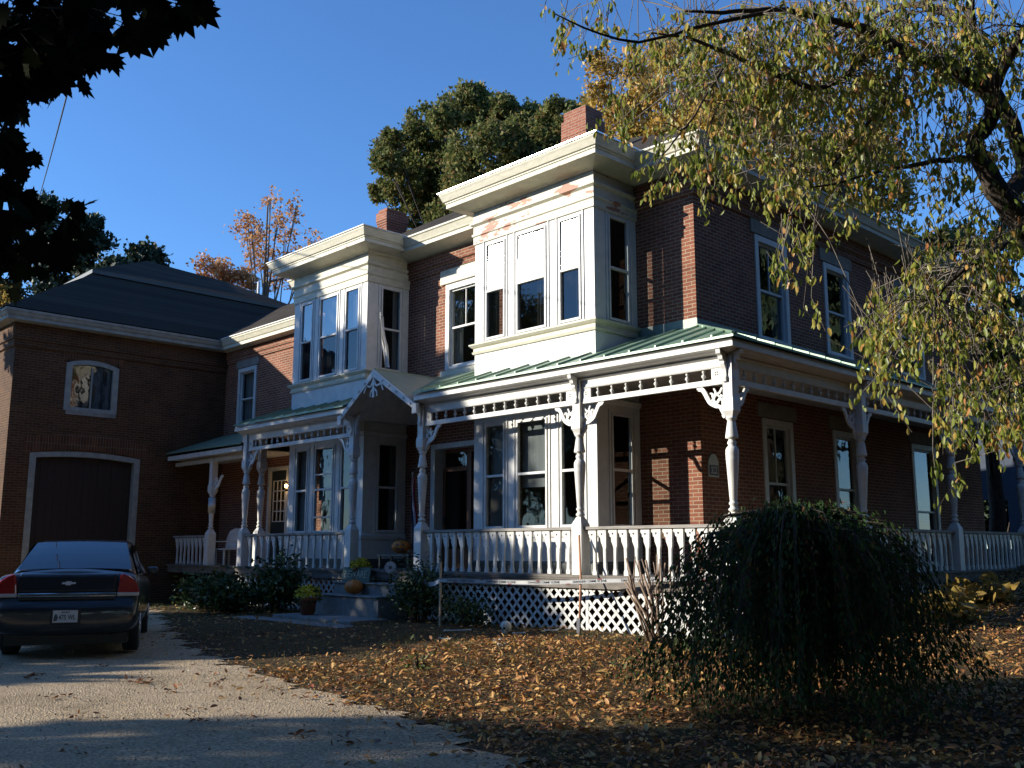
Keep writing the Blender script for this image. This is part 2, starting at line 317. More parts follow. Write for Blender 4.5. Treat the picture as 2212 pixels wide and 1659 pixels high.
def gz(x, y):
    a = .18*S01((y+6.5)/6)*S01((x+19)/5); b = .085*max(0, min(y, 14)-.4)*S01((x+3)/3)
    return a+b+.012*math.sin(x*1.7+y*.6)+.010*math.sin(y*2.3-x*.9)-.02*S01((y+4)/3)*S01((-x-3)/4)
def text_mesh(txt, size, name='text'):
    cu = bpy.data.curves.new(name, 'FONT'); cu.body = txt; cu.size = size; cu.align_x = 'CENTER'; cu.align_y = 'CENTER'; cu.extrude = size*.02; cu.offset = size*.012
    o = bpy.data.objects.new(name, cu); C.objects.link(o); bpy.context.view_layer.update()
    me = bpy.data.meshes.new_from_object(o.evaluated_get(bpy.context.evaluated_depsgraph_get())); bpy.data.objects.remove(o); bpy.data.curves.remove(cu)
    return me
def put_text(txt, size, org, ux, uz, mat, parent, name='lettering', sx=1.):
    me = text_mesh(txt, size, name); ux = Vector(ux).normalized(); uz = Vector(uz).normalized(); n = ux.cross(uz); org = Vector(org)
    for v in me.vertices: v.co = org+ux*v.co.x*sx+uz*v.co.y+n*v.co.z
    me.materials.clear(); me.materials.append(M[mat]); return link(name, me, parent)
# wall frames: (u along the wall, d outwards, z)
def TY(y0): return lambda u, d, z: (u, y0-d, z)      # walls that face -y
def TX(x0): return lambda u, d, z: (x0+d, u, z)      # walls that face +x
exec_parts = True
# ================================================================== THE HOUSE
house = thing('brick_house', 'two-storey red brick house with white bay windows and a green-roofed wraparound porch', 'house', (-7.8, 7.9, 0))
YW = 1.75; XW = -1.74; YB = .55
BAYS = [(-6.25, -3.06), (-13.1, -9.97)]
ZU0, ZU1, ZL0, ZL1 = 5.57, 7.55, 1.87, 3.88
BW = {0: [(-5.93, -5.37), (-5.05, -4.25), (-3.92, -3.38)], 1: [(-12.76, -12.24), (-11.93, -11.15), (-10.84, -10.27)]}
SW = (.94, 1.52)

def window(parent, T, u0, u1, z0, z1, casing=0., lintel=False, sill=False, cur=None, gu='glass_up', gl='screen', frame='white', ds=0., mull=False, name='window', label=None, mid=None, tilt=None, lbl=None):
    b = MB(); b.T = T; a0, a1, b0, b1 = u0, u1, z0, z1
    if casing:
        for q in ((u0, u0+casing, z0, z1), (u1-casing, u1, z0, z1), (u0+casing, u1-casing, z1-casing, z1)): b.box((q[0], -.10, q[2]), (q[1], .025, q[3]))
        b.box((u0+casing, -.10, z0), (u1-casing, .03, z0+casing*.5))
        a0, a1, b0, b1 = u0+casing, u1-casing, z0+casing*.5, z1-casing; ds = ds-.055
    w_ = .042; zm = mid or (b0+b1)/2
    d0, d1 = -.05+ds, .022+ds
    b.box((a0, d0, b0), (a0+w_, d1, b1)); b.box((a1-w_, d0, b0), (a1, d1, b1)); b.box((a0+w_, d0, b1-w_), (a1-w_, d1, b1)); b.box((a0+w_, d0, b0), (a1-w_, d1, b0+w_*1.2)); b.box((a0+w_, d0, zm-.024), (a1-w_, d1-.004, zm+.024))
    if mull: c_ = (a0+a1)/2; b.box((c_-.012, d0+.01, zm+.024), (c_+.012, d1-.02, b1-w_))
    f = b.build(name, frame, parent, bevel=.006)
    if lbl: f['label'] = lbl
    for k, (lo, hi, g, dd) in enumerate(((zm+.02, b1-w_+.005, gu, -.012), (b0+w_, zm-.02, gl, -.03))):
        p = MB()
        if tilt and k == 0:
            p.T = T; c = Vector(T((a0+a1)/2, dd+ds, (lo+hi)/2)); hu = (a1-a0)/2-w_+.01; hz = (hi-lo)/2
            n = tilt.normalized(); ux = Vector((1, 0, 0)); ux = (ux-n*ux.dot(n)).normalized(); uz = ux.cross(n)*-1; uz = uz if uz.z > 0 else -uz
            p.T = None; p.face([c-ux*hu-uz*hz, c+ux*hu-uz*hz, c+ux*hu+uz*hz, c-ux*hu+uz*hz])
        else:
            p.T = T; p.face([(a0+w_-.005, dd+ds, lo), (a1-w_+.005, dd+ds, lo), (a1-w_+.005, dd+ds, hi), (a0+w_-.005, dd+ds, hi)])
        p.build('pane', g, f, fix=False)
    if cur:
        n = 14; p = MB(); p.T = T
        spans = {'full': [(0, 1, b0, b1)], 'half': [(0, .42, b0, b1)], 'right': [(.55, 1, b0, b1)], 'sides': [(0, .25, b0, b1), (.75, 1, b0, b1)], 'blind': [(0, 1, zm-.25, b1)], 'top': [(0, 1, zm+.2, b1)]}[cur]
        for s0, s1, q0, q1 in spans:
            for k in range(n):
                ta, tb = s0+(s1-s0)*k/n, s0+(s1-s0)*(k+1)/n; wv = .0 if cur in ('blind', 'top') else .022
                ua, ub = a0+(a1-a0)*ta, a0+(a1-a0)*tb; da, db = -.13+ds+wv*math.sin(k*2.1), -.13+ds+wv*math.sin((k+1)*2.1)
                p.face([(ua, da, q0), (ub, db, q0), (ub, db, q1), (ua, da, q1)])
        p.build('curtain', 'curtaindk' if cur in ('blind', 'top') else 'curtain', f, fix=False)
    if lintel:
        p = MB(); p.T = T; p.box((u0-.13, -.06, z1+.02), (u1+.13, .03, z1+.30)); p.build('lintel', 'stone', f, bevel=.01)
    if sill:
        p = MB(); p.T = T; p.box((u0-.08, -.08, z0-.12), (u1+.08, .08, z0-.002)); p.build('sill', 'stone', f, bevel=.01)
    return f
# ---- walls
fh = [(a, b, 1.10, 4.28) for a, b in BAYS]+[(a, b, 4.98, 8.15) for a, b in BAYS]+[(-9.03, -6.42, 1.08, 3.82), (-16.14, -15.08, 1.08, 3.72), (-8.60, -7.32, 5.45, 7.47)]
b = MB(); b.T = TY(YW); b.wall(-13.9, XW, -.3, 8.3, [h for h in fh if h[0] > -13.9]); b.wall(-18.87, -13.9, -.3, 7.6, [h for h in fh if h[0] < -13.9]+[(-18.12, -17.02, 4.95, 6.78)])
b.T = TX(XW); sh = [(3.72, 4.92, 5.42, 7.52), (6.38, 7.53, 5.5, 7.52), (9.85, 11.2, 5.5, 7.52), (3.72, 4.83, 1.55, 3.93), (6.40, 7.50, 1.55, 3.93), (10.1, 11.45, 1.08, 3.93)]
b.wall(YW, 14.05, -.3, 8.3, sh)
b.T = None
b.box((-13.9, 14.05, -.3), (XW, 14.25, 8.3)); b.box((-14.1, 1.75, 4.9), (-13.9, 14.05, 8.3)); b.box((-18.87, 8.2, -.3), (-13.9, 8.4, 7.6))
# brick corbel bands under the eaves
b.sweep([(-13.9, YW), (XW, YW), (XW, 14.05)], [(0, 7.80), (.045, 7.82), (.045, 7.95), (.09, 7.97), (.09, 8.24), (0, 8.24)])
b.sweep([(-18.87, YW), (-13.9, YW)], [(0, 6.98), (.045, 7.0), (.045, 7.12), (.08, 7.14), (.08, 7.36), (0, 7.36)])
b.build('wall', 'brick', house, fix=False)
b = MB()   # inside
for z in (1.0, 4.62, 8.2): b.box((-13.85, 1.9, z), (-1.9, 13.9, z+.08))
for a, c in BAYS:
    for z in (1.0, 4.86): b.box((a+.02, .6, z), (c-.02, 1.9, z+.08))
    for z in (4.36, 8.22): b.box((a+.02, .6, z), (c-.02, 1.9, z+.06))
for x in (-2.6, -6.9, -9.3, -13.6): b.box((x-.05, 2.6 if x == -2.6 else 1.95, 1.08), (x+.05, 6.5, 8.2))
b.box((-13.85, 6.5, 1.08), (-1.9, 6.6, 8.2)); b.box((-18.8, 1.95, 4.5), (-13.95, 2.05+3, 4.6)); b.box((-18.8, 5.0, 1), (-13.95, 5.1, 7.5))
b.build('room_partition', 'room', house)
b = MB(); b.T = TY(YW)   # sheet-metal flashing where the porch roof meets the brick
b.box((-3.04, .004, 5.2), (XW+.004, .012, 5.52)); b.T = TX(XW); b.box((YW-.012, .004, 5.2), (13.9, .012, 5.5)); b.build('flashing', 'greendark', house)
# ---- bay windows
suncam = lambda p: (LD+(CAM-Vector(p)).normalized()).normalized()
for k, (xl, xr) in enumerate(BAYS):
    for up in (0, 1):
        z0, z1 = (ZU0, ZU1) if up else (ZL0, ZL1)
        lo, hi = (4.80, 8.36) if up else (1.28, 4.36)
        b = MB(); b.m = 0
        b.T = TY(YB); b.wall(xl, xr, lo, hi, [(u, v, z0, z1) for u, v in BW[k]], .06)
        b.T = TX(xr); b.wall(YB, YW, lo, hi, [(*SW, z0, z1)], .06)
        b.T = lambda u, d, z, x=xl: (x-d, u, z); b.wall(YB, YW, lo, hi, [(*SW, z0, z1)], .06); b.T = None
        # corner boards, mullion boards and mouldings
        T = TY(YB); b.T = T
        for u, v in BW[k]:
            for q in (u-.075, v+.045): b.box((q, 0, z0-.06), (q+.03, .018, z1+.06))
        b.T = TX(xr)
        for q in (SW[0]-.08, SW[1]+.04): b.box((q, 0, z0-.06), (q+.04, .018, z1+.06))
        b.T = None
        P = [(xl, YW), (xl, YB), (xr, YB), (xr, YW)]
        if not up: b.sweep(P, [(0, 1.70), (.03, 1.71), (.045, 1.77), (.045, 1.80), (0, 1.83)]); b.sweep(P, [(0, 4.02), (.03, 4.04), (.05, 4.12), (.0, 4.14)])
        o = b.build('bay_window', 'white', house, fix=False)
        if up:
            c = MB(); c.sweep(P, [(0, 5.32), (.03, 5.325), (.045, 5.37), (.02, 5.38), (.02, 5.44), (.05, 5.46), (.09, 5.50), (.09, 5.525), (0, 5.53)])
            c.build('sill_course', 'cream', o)
            c = MB(); c.sweep(P, [(0, 7.60), (.03, 7.61), (.03, 7.76), (.055, 7.78), (.055, 7.82), (.03, 7.84), (.03, 7.98), (.09, 8.02), (.09, 8.06), (.035, 8.09), (.035, 8.27), (0, 8.27)])
            c.build('frieze_board', 'peeling' if k == 0 else 'cream', o)
            c = MB(); c.sweep(P, [(0, 8.27), (.08, 8.33), (.38, 8.385), (.43, 8.385), (.43, 8.47), (.45, 8.48), (.45, 8.51), (.48, 8.52), (.52, 8.62), (.54, 8.66), (.54, 8.695), (.1, 8.74), (0, 8.74)])
            c.face([(xl, YB, 8.74), (xr, YB, 8.74), (xr, 1.9, 8.9), (xl, 1.9, 8.9)])
            c.build('cornice', 'cream', o)
            c = MB(); c.sweep(P, [(.52, 8.695), (.565, 8.695), (.565, 8.72), (.52, 8.72)]); c.build('drip_edge', 'tin' if k == 0 else 'white', o)
        else:
            c = MB(); c.sweep(P, [(.0, 1.08), (.04, 1.08), (.04, 1.24), (0, 1.28)]); c.build('base_board', 'trimdark', o)
        if up:
            curs = ['half', 'right', 'right'] if k == 0 else ['full', 'full', 'full']
        else: curs = ['blind', 'blind', None] if k == 0 else ['full', 'blind', 'sides']
        for j, (u, v) in enumerate(BW[k]):
            tl = None; gu = 'glass_up'
            if up and k == 0 and j == 1: tl = suncam(((u+v)/2, YB, 6.95)); gu = 'glare'
            if up and k == 0 and j != 1: tl = (suncam(((u+v)/2, YB, 6.95))*.6+Vector((0, -1, 0))*.4); gu = 'glare'
            window(house, TY(YB), u, v, z0, z1, cur=curs[j], gu=gu if up else 'glass', gl='screen' if up else 'glass', tilt=tl)
            if not up and k == 1 and j == 1:
                for z in (3.23, 2.23): q = MB(); q.T = TY(YB); q.box((u+.04, -.03, z-.015), (v-.04, .015, z+.015)); q.build('window_bar', 'white', house)
        window(house, TX(xr), *SW, z0, z1, cur=None if k == 0 else 'sides', gu='glass', gl='glass')
# ---- other windows
window(house, TY(YW), -8.58, -7.34, 5.47, 7.45, casing=.13, lintel=False, cur='sides', gu='glass_up', gl='glass', mull=True)
b = MB(); b.T = TY(YW); b.box((-8.75, -.02, 7.47), (-7.2, .05, 7.80)); b.build('window_head', 'cream', house, bevel=.01); b = MB(); b.T = TY(YW); b.box((-8.7, -.06, 5.30), (-7.2, .07, 5.45)); b.build('window_sill', 'cream', house, bevel=.01)
window(house, TY(YW), -18.10, -17.04, 4.97, 6.76, casing=.12, lintel=True, cur='full', gu='glass', gl='glass')
for k, h in enumerate(sh[:5]):
    window(house, TX(XW), h[0]+.01, h[1]-.01, h[2]+.01, h[3]-.01, casing=.12, lintel=True, sill=True, cur=('sides', None, None, None, 'blind')[k], gu='glass_up' if k < 3 else 'glass', gl='glass_up' if k < 3 else 'glass', mull=(k in (0, 3)))
h = sh[5]; window(house, TX(XW), h[0]+.01, h[1]-.01, h[2]+.01, h[3]-.01, casing=.12, lintel=True, cur='top', gu='screen', gl='screen', mid=2.35, name='porch_door')
# ---- front door in its recess
b = MB(); b.T = TY(YW)
b.box((-9.03, -.3, 1.08), (-8.88, .03, 3.82)); b.box((-8.88, -.3, 3.70), (-6.42, .028, 3.82)); b.box((-6.6, -.3, 1.08), (-6.42, .03, 3.70))
b.build('door_frame', 'white', house, bevel=.008)
b = MB(); b.T = TY(YW)
for q in ((-8.05, -7.97, 1.08, 3.7), (-8.86, -8.78, 1.08, 3.3), (-8.78, -8.05, 1.08, 1.5), (-8.78, -8.05, 3.2, 3.3), (-8.78, -8.05, 3.62, 3.7)): b.box((q[0], -.26, q[2]), (q[1], -.20, q[3]))
for q in ((-7.95, -7.87, 1.08, 3.7), (-7.55, -7.47, 1.08, 3.7), (-7.87, -7.55, 1.08, 1.62), (-7.87, -7.55, 3.6, 3.7)): b.box((q[0], -.25, q[2]), (q[1], -.17, q[3]))
for z in (2.12, 2.62, 3.12): b.box((-7.87, -.22, z), (-7.55, -.20, z+.025))
d_ = b.build('front_door', 'wood', house, bevel=.006)
b = MB(); b.T = TY(YW); b.face([(-8.78, -.23, 1.5), (-8.05, -.23, 1.5), (-8.05, -.23, 3.62), (-8.78, -.23, 3.62)]); b.face([(-7.87, -.215, 1.62), (-7.55, -.215, 1.62), (-7.55, -.215, 3.6), (-7.87, -.215, 3.6)]); b.build('pane', 'glass', d_, fix=False)
b = MB(); b.T = TY(YW); b.box((-8.80, -.20, 2.02), (-8.76, -.15, 2.2)); b.build('handle', 'black', d_, bevel=.01)
b = MB(); b.T = TY(YW); b.box((-7.47, -.3, 1.08), (-6.6, -.26, 3.7)); b.box((-8.9, -.95, 1.1), (-6.4, -.9, 3.9)); b.build('entry_panel', 'room', house)
# ---- side entrance at the far left of the porch
b = MB(); b.T = TY(YW); b.box((-16.14, -.12, 1.08), (-16.04, .02, 3.72)); b.box((-15.18, -.12, 1.08), (-15.08, .02, 3.72)); b.box((-16.04, -.12, 3.62), (-15.18, .018, 3.72)); b.build('door_frame', 'white_worn', house)
b = MB(); b.T = TY(YW); b.wall(-16.03, -15.19, 1.08, 3.61, [(-15.93, -15.29, 2.22, 3.35)], .04, d=-.05); d_ = b.build('back_door', 'door2', house)
b = MB(); b.T = TY(YW)
for k in range(4): b.box((-15.93+k*.2, -.06, 2.22), (-15.905+k*.2, -.035, 3.35))
for k in range(5): b.box((-15.93, -.058, 2.22+k*.276), (-15.29, -.037, 2.245+k*.276))
b.build('muntins', 'white_worn', d_)
b = MB(); b.T = TY(YW); b.face([(-15.93, -.07, 2.22), (-15.29, -.07, 2.22), (-15.29, -.07, 3.35), (-15.93, -.07, 3.35)]); b.build('pane', 'glass', d_, fix=False)
# porch wall lamp, lit
b = MB(); b.box((-15.03, 1.60, 3.02), (-14.93, YW-.004, 3.06)); b.lathe((-14.98, 1.62, 3.05), [(.03, 0), (.05, .02), (.02, .04)], 10); b.lathe((-14.98, 1.62, 3.24), [(.055, 0), (.06, .01), (.01, .06)], 10)
for a in range(4): b.box((-14.98+.05*math.cos(a*1.571)-.004, 1.62+.05*math.sin(a*1.571)-.004, 3.09), (-14.98+.05*math.cos(a*1.571)+.004, 1.62+.05*math.sin(a*1.571)+.004, 3.25))
lf = b.build('wall_lamp', 'black', house)
b = MB(); b.ball((-14.98, 1.62, 3.16), .045); b.build('bulb', 'glow', lf)
pl = bpy.data.lights.new('wall_lamp_light', 'POINT'); po = bpy.data.objects.new('wall_lamp_light', pl); C.objects.link(po); po.location = (-14.98, 1.50, 3.16); pl.energy = 1.2; pl.color = (1, .62, .3); pl.shadow_soft_size = .05; po.parent = lf
po.location = Vector((-14.98, 1.50, 3.16))
# ---- main cornice and roofs
b = MB()
PM = [(-13.9, 14.05), (-13.9, YW), (XW, YW), (XW, 14.25)]
b.sweep(PM, [(0, 8.24), (.12, 8.30), (.45, 8.36), (.5, 8.36), (.5, 8.44), (.53, 8.46), (.54, 8.49), (.59, 8.60), (.62, 8.62), (.62, 8.65), (.3, 8.66), (0, 8.66)])
b.sweep([(-18.87, YW), (-13.9, YW)], [(0, 7.34), (.30, 7.37), (.34, 7.37), (.34, 7.46), (.37, 7.48), (.42, 7.58), (.44, 7.60), (.44, 7.64), (0, 7.66)])
b.build('cornice', 'cream', house)
b = MB(); b.sweep(PM, [(.40, 8.66), (.47, 8.70), (.47, 8.735), (.3, 8.735)]); b.sweep([(-18.87, YW), (-13.9, YW)], [(.38, 7.64), (.47, 7.65), (.47, 7.68), (.3, 7.69)]); b.build('drip_edge', 'white', house)
ra, rb = (-7.9, 7.9, 12.75), (-7.75, 8.1, 12.75); e = .46; A = (XW+e, YW-e, 8.735); B = (-13.9-e, YW-e, 8.735); Cc = (-13.9-e, 14.4, 8.735); D = (XW+e, 14.4, 8.735)
b = MB(); b.face([B, A, ra]); b.face([A, D, rb, ra]); b.face([D, Cc, rb]); b.face([Cc, B, ra, rb])
b.face([(-18.3, YW-.46, 7.69), (-13.9, YW-.46, 7.69), (-13.9, 5.1, 9.9), (-22, 5.1, 9.9)]); b.face([(-22, 5.1, 9.9), (-13.9, 5.1, 9.9), (-13.9, 8.6, 7.69), (-18.3, 8.6, 7.69)])
b.build('roof', 'shingle', house, fix=False)
for (x0, x1, y0, y1, z0, z1, st) in ((-6.97, -6.25, 4.0, 4.62, 9.6, 11.84, 0), (-13.0, -12.62, 3.0, 3.66, 9.3, 10.70, 1)):
    b = MB(); b.box((x0, y0, z0), (x1, y1, z1-.30))
    if not st:
        for k in range(3): b.box((x0-.03*(3-k)*.0-.012*(k+1), y0-.012*(k+1), z1-.90+.08*k), (x1+.012*(k+1), y1+.012*(k+1), z1-.83+.08*k))
        b.box((x0-.035, y0-.035, z1-.66), (x1+.035, y1+.035, z1-.25)); b.box((x0+.01, y0+.01, z1-.25), (x1-.01, y1-.01, z1))
    else:
        for k in range(3): b.box((x0-.012*(k+1), y0-.012*(k+1), z1-.55+.07*k), (x1+.012*(k+1), y1+.012*(k+1), z1-.49+.07*k))
        b.box((x0-.05, y0-.05, z1-.34), (x1+.05, y1+.05, z1-.1)); b.box((x0, y0, z1-.1), (x1, y1, z1))
    b.build('chimney', 'chimney', house)
# ================================================================== THE PORCH (parts of the house)
XL = -14.4; GX0, GX1, GXR, GZR, GZE = -9.56, -7.13, -8.45, 5.22, 4.40
def zroof(o): return 4.575+(.32-o)*.379
def roofpiece(b, path): b.sweep(path, [(.32, 4.54), (.32, 4.575), (-1.75, zroof(-1.75)), (-1.75, zroof(-1.75)-.03)])
b = MB(); roofpiece(b, [(XL, 0), (GX0, 0)]); roofpiece(b, [(GX1, 0), (0, 0), (0, 14.3)])
for gx in (GX0, GX1): b.face([(gx, -.32, 4.575), (GXR, 1.38, 5.22), (GXR, 1.75, zroof(-1.75)), (gx, 1.75, zroof(-1.75))])
# standing seams
def seam(x0, y0, x1, y1, z0, z1, wv):
    hw, hh = .014, .035; px, py = (hw, 0) if wv == 'x' else (0, hw)
    b.hexa([(x0-px, y0-py, z0), (x0+px, y0+py, z0), (x1+px, y1+py, z1), (x1-px, y1-py, z1), (x0-px, y0-py, z0+hh), (x0+px, y0+py, z0+hh), (x1+px, y1+py, z1+hh), (x1-px, y1-py, z1+hh)])
x = -14.1
while x < .4:
    if not GX0 < x < GX1:
        ye = 1.74
        for a, c in BAYS:
            if a-.02 < x < c+.02: ye = YB-.01
        o_end = ye if x < XW else min(ye, .0-x)
        seam(x, -.31, x, max(-.28, o_end), zroof(.31), zroof(-max(-.28, o_end)), 'x')
    x += .52
y = -.2
while y < 14.2:
    xe = XW if y > YW else -y
    seam(.31, y, xe, y, zroof(.31), zroof(xe), 'y'); y += .52
b.hexa([(.31, -.34, 4.575), (.34, -.31, 4.575), (-1.71, 1.77, 5.36), (-1.74, 1.74, 5.36), (.31, -.34, 4.615), (.34, -.31, 4.615), (-1.71, 1.77, 5.405), (-1.74, 1.74, 5.405)])
pr = b.build('porch_roof', 'green', house)
b = MB()
EV = [(.02, 4.335), (.06, 4.35), (.10, 4.375), (.13, 4.38), (.17, 4.405), (.23, 4.415), (.27, 4.415), (.27, 4.49), (.24, 4.50), (.24, 4.538), (.02, 4.538)]
FR = [(-.03, 4.17), (.03, 4.17), (.04, 4.19), (.03, 4.20), (.03, 4.30), (.07, 4.33), (-.03, 4.33)]
for pt in ([(XL, 0), (GX0+.02, 0)], [(GX1-.02, 0), (0, 0), (0, 14.3)]): b.sweep(pt, EV); b.sweep(pt, FR)
b.build('eave', 'white', house)
b = MB(); b.box((XL+.1, .0, 4.335), (GX0, 1.74, 4.36)); b.box((GX1, .0, 4.335), (0, 1.74, 4.36)); b.box((XW+.01, 1.74, 4.335), (0, 14.2, 4.36)); b.build('porch_ceiling', 'white_worn', house)
# portico gable
def gz_at(x): return GZR-(GZR-GZE)*abs(x-GXR)/((GX1-GXR) if x > GXR else (GXR-GX0))
b = MB()
for gx in (GX0-.05, GX1+.05):
    ze = GZE-.035
    b.hexa([(gx, -.30, ze-.03), (GXR, -.30, GZR-.03), (GXR, 1.45, GZR-.03), (gx, 1.2, ze-.03), (gx, -.30, ze), (GXR, -.30, GZR), (GXR, 1.45, GZR), (gx, 1.2, ze)])
b.box((GXR-.03, -.30, GZR-.02), (GXR+.03, 1.5, GZR+.02))
pg = b.build('portico_roof', 'greendark', house)
b = MB()
for gx in (GX0-.08, GX1+.08):
    ze = GZE-.05; s_ = 1 if gx > GXR else -1
    b.hexa([(gx, -.34, ze-.13), (gx, -.29, ze-.13), (GXR, -.29, GZR-.17), (GXR, -.34, GZR-.17), (gx, -.34, ze-.01), (gx, -.29, ze-.01), (GXR, -.29, GZR-.01), (GXR, -.34, GZR-.01)])
    for k in range(5):
        t_ = .08+k*.17; xx = gx+(GXR-gx)*t_; zz = ze+(GZR-ze)*t_-.07; b.lathe((xx, -.345, zz), [(.025, -.02), (.03, 0), (.025, .02)], 8)
b.box((GX0-.16, -.35, GZE-.26), (GX0-.02, -.27, GZE-.06)); b.box((GX1+.02, -.35, GZE-.26), (GX1+.16, -.27, GZE-.06))
b.build('bargeboard', 'white', pg, bevel=.008)
b = MB()
for gx in (GX0, GX1): b.hexa([(gx, -.29, GZE-.09), (GXR, -.29, GZR-.08), (GXR, 1.44, GZR-.08), (gx, 1.7, GZE-.09), (gx, -.29, GZE-.06), (GXR, -.29, GZR-.05), (GXR, 1.44, GZR-.05), (gx, 1.7, GZE-.06)])
b.build('vault_ceiling', 'white_worn', pg)
def ribbon(b, pts, w0, w1, T, d0, d1):
    P = [Vector(p) for p in pts]; n = len(P); Lf = []; Rg = []
    for k in range(n):
        dd = (P[min(k+1, n-1)]-P[max(k-1, 0)]).normalized(); nn = Vector((-dd.y, dd.x)); w_ = (w0+(w1-w0)*k/(n-1))/2
        Lf.append(P[k]+nn*w_); Rg.append(P[k]-nn*w_)
    for k in range(n-1):
        q = [Lf[k], Lf[k+1], Rg[k+1], Rg[k]]
        b.hexa([T(p.x, d0, p.y) for p in q]+[T(p.x, d1, p.y) for p in q])
def curve(pts, n=14):   # catmull-rom in 2D
    P = [pts[0]]+list(pts)+[pts[-1]]; out = []
    for k in range(1, len(P)-2):
        for j in range(n//(len(pts)-1)+1):
            t_ = j/(n//(len(pts)-1)+1); a, b_, c, d = (Vector(P[k+i]) for i in (-1, 0, 1, 2))
            out.append(.5*((2*b_)+(c-a)*t_+(2*a-5*b_+4*c-d)*t_*t_+(3*b_-a-3*c+d)*t_**3))
    out.append(Vector(pts[-1])); return out
b = MB(); T = lambda u, d, z: (u, d, z)   # gable ornament
for s_ in (-1, 1):
    ribbon(b, curve([(GXR+.02*s_, 4.98), (GXR+.10*s_, 4.86), (GXR+.24*s_, 4.88), (GXR+.34*s_, 4.74)]), .05, .03, T, -.32, -.305-.004*s_)
    ribbon(b, curve([(GXR+.02*s_, 4.80), (GXR+.10*s_, 4.74), (GXR+.12*s_, 4.64)]), .05, .02, T, -.318, -.30+.003*s_)
b.hexa([(GXR-.04, -.324, 4.62), (GXR+.04, -.324, 4.62), (GXR+.04, -.296, 4.62), (GXR-.04, -.296, 4.62), (GXR-.02, -.324, 5.08), (GXR+.02, -.324, 5.08), (GXR+.02, -.296, 5.08), (GXR-.02, -.296, 5.08)])
b.build('gable_ornament', 'white', pg)
# ---- turned posts
TURN = [(.045, 2.0), (.052, 2.03), (.075, 2.05), (.078, 2.07), (.052, 2.09), (.05, 2.12), (.068, 2.14), (.068, 2.16), (.05, 2.18), (.055, 2.2), (.093, 2.78), (.098, 2.80), (.093, 2.815), (.099, 2.83), (.094, 2.845), (.099, 2.86), (.095, 2.93), (.075, 2.97), (.05, 2.99), (.068, 3.02), (.068, 3.04), (.047, 3.07), (.05, 3.09), (.094, 3.10), (.094, 3.12), (.062, 3.33), (.055, 3.36), (.078, 3.38), (.08, 3.40), (.062, 3.42)]
def post(x, y, lab=None, top=4.33, inner=(), outer=(), zb=1.06, lean=0):
    b = MB(); dz = top-4.33
    for (h0, z0, h1, z1) in ((.108, zb, .108, 1.90), (.108, 1.90, .05, 2.02), (.05, 3.40+dz, .098, 3.50+dz), (.098, 3.50+dz, .098, 3.66+dz), (.098, 3.66+dz, .080, 3.72+dz), (.080, 3.72+dz, .080, top-.002)):
        b.hexa([(x-h0, y-h0, z0), (x+h0, y-h0, z0), (x+h0, y+h0, z0), (x-h0, y+h0, z0), (x-h1, y-h1, z1), (x+h1, y-h1, z1), (x+h1, y+h1, z1), (x-h1, y+h1, z1)])
    b.lathe((x, y, 0), [(r, z+(dz if z > 2.9 else 0)) for r, z in TURN], 18)
    if lean:
        b.v = [(vx+lean*(vz-1.06), vy, vz) for vx, vy, vz in b.v]
    o = b.build('porch_post', 'white', house, fix=True)
    for (dx, dy) in outer:      # big eave brackets
        q = MB(); prof = [(.075, 3.94), (.115, 3.93), (.125, 3.99), (.105, 4.03), (.115, 4.12), (.155, 4.20), (.15, 4.23), (.19, 4.26), (.20, 4.31), (.245, 4.34), (.255, 4.405), (.075, 4.36)]
        prof = [(a, z+dz) for a, z in prof]
        q.prism(prof, -.04, .04, lambda a, z, d: (x+dx*a+dy*d, y+dy*a+dx*d, z))
        q.build('eave_bracket', 'white', o, bevel=.006)
    for (dx, dy) in inner:      # scroll-sawn corner brackets
        q = MB(); T = lambda u, d, z: (x+dx*(.085+u)+abs(dy)*d, y+dy*(.085+u)+abs(dx)*d, z+dz)
        ribbon(q, curve([(.44, 3.895), (.36, 3.86), (.29, 3.74), (.24, 3.66), (.14, 3.60), (.07, 3.58), (.01, 3.47)], 24), .075, .05, T, -.016, .016)
        ribbon(q, curve([(.0, 3.66), (.07, 3.70), (.13, 3.64), (.18, 3.68)], 12), .03, .05, T, -.013, .013)
        ribbon(q, curve([(.03, 3.87), (.07, 3.80), (.15, 3.76), (.20, 3.68)], 12), .02, .05, T, -.010, .010)
        ribbon(q, curve([(.17, 3.87), (.14, 3.80), (.17, 3.74)], 8), .02, .05, T, -.012, .012)
        ribbon(q, curve([(.03, 3.76), (.06, 3.73), (.10, 3.76)], 8), .05, .02, T, -.014, .014)
        ribbon(q, curve([(.24, 3.80), (.20, 3.79), (.19, 3.74)], 8), .02, .045, T, -.011, .011)
        ribbon(q, [(.40, 3.90), (.47, 3.90)], .05, .04, T, -.015, .015); ribbon(q, [(.02, 3.46), (.0, 3.41)], .05, .03, T, -.015, .015)
        q.build('scroll_bracket', 'white', o)
    return o
post(0, 0, outer=((0, -1), (1, 0)), inner=((-1, 0), (0, 1)), lean=.012)
post(-2.97, 0, outer=((0, -1),), inner=((-1, 0), (1, 0)))
post(-7.17, 0, outer=((0, -1),), inner=((1, 0),))
post(-9.55, 0, outer=((0, -1), (1, 0)), inner=((-1, 0),))
post(-14.18, 0, inner=((1, 0),)); post(-14.18, .42)
for yy in (4.0, 7.9, 11.8): post(0, yy, outer=((1, 0),), inner=((0, -1), (0, 1)), lean=.02 if yy < 5 else .01)
post(-16.62, .35, top=3.85, inner=((1, 0),))
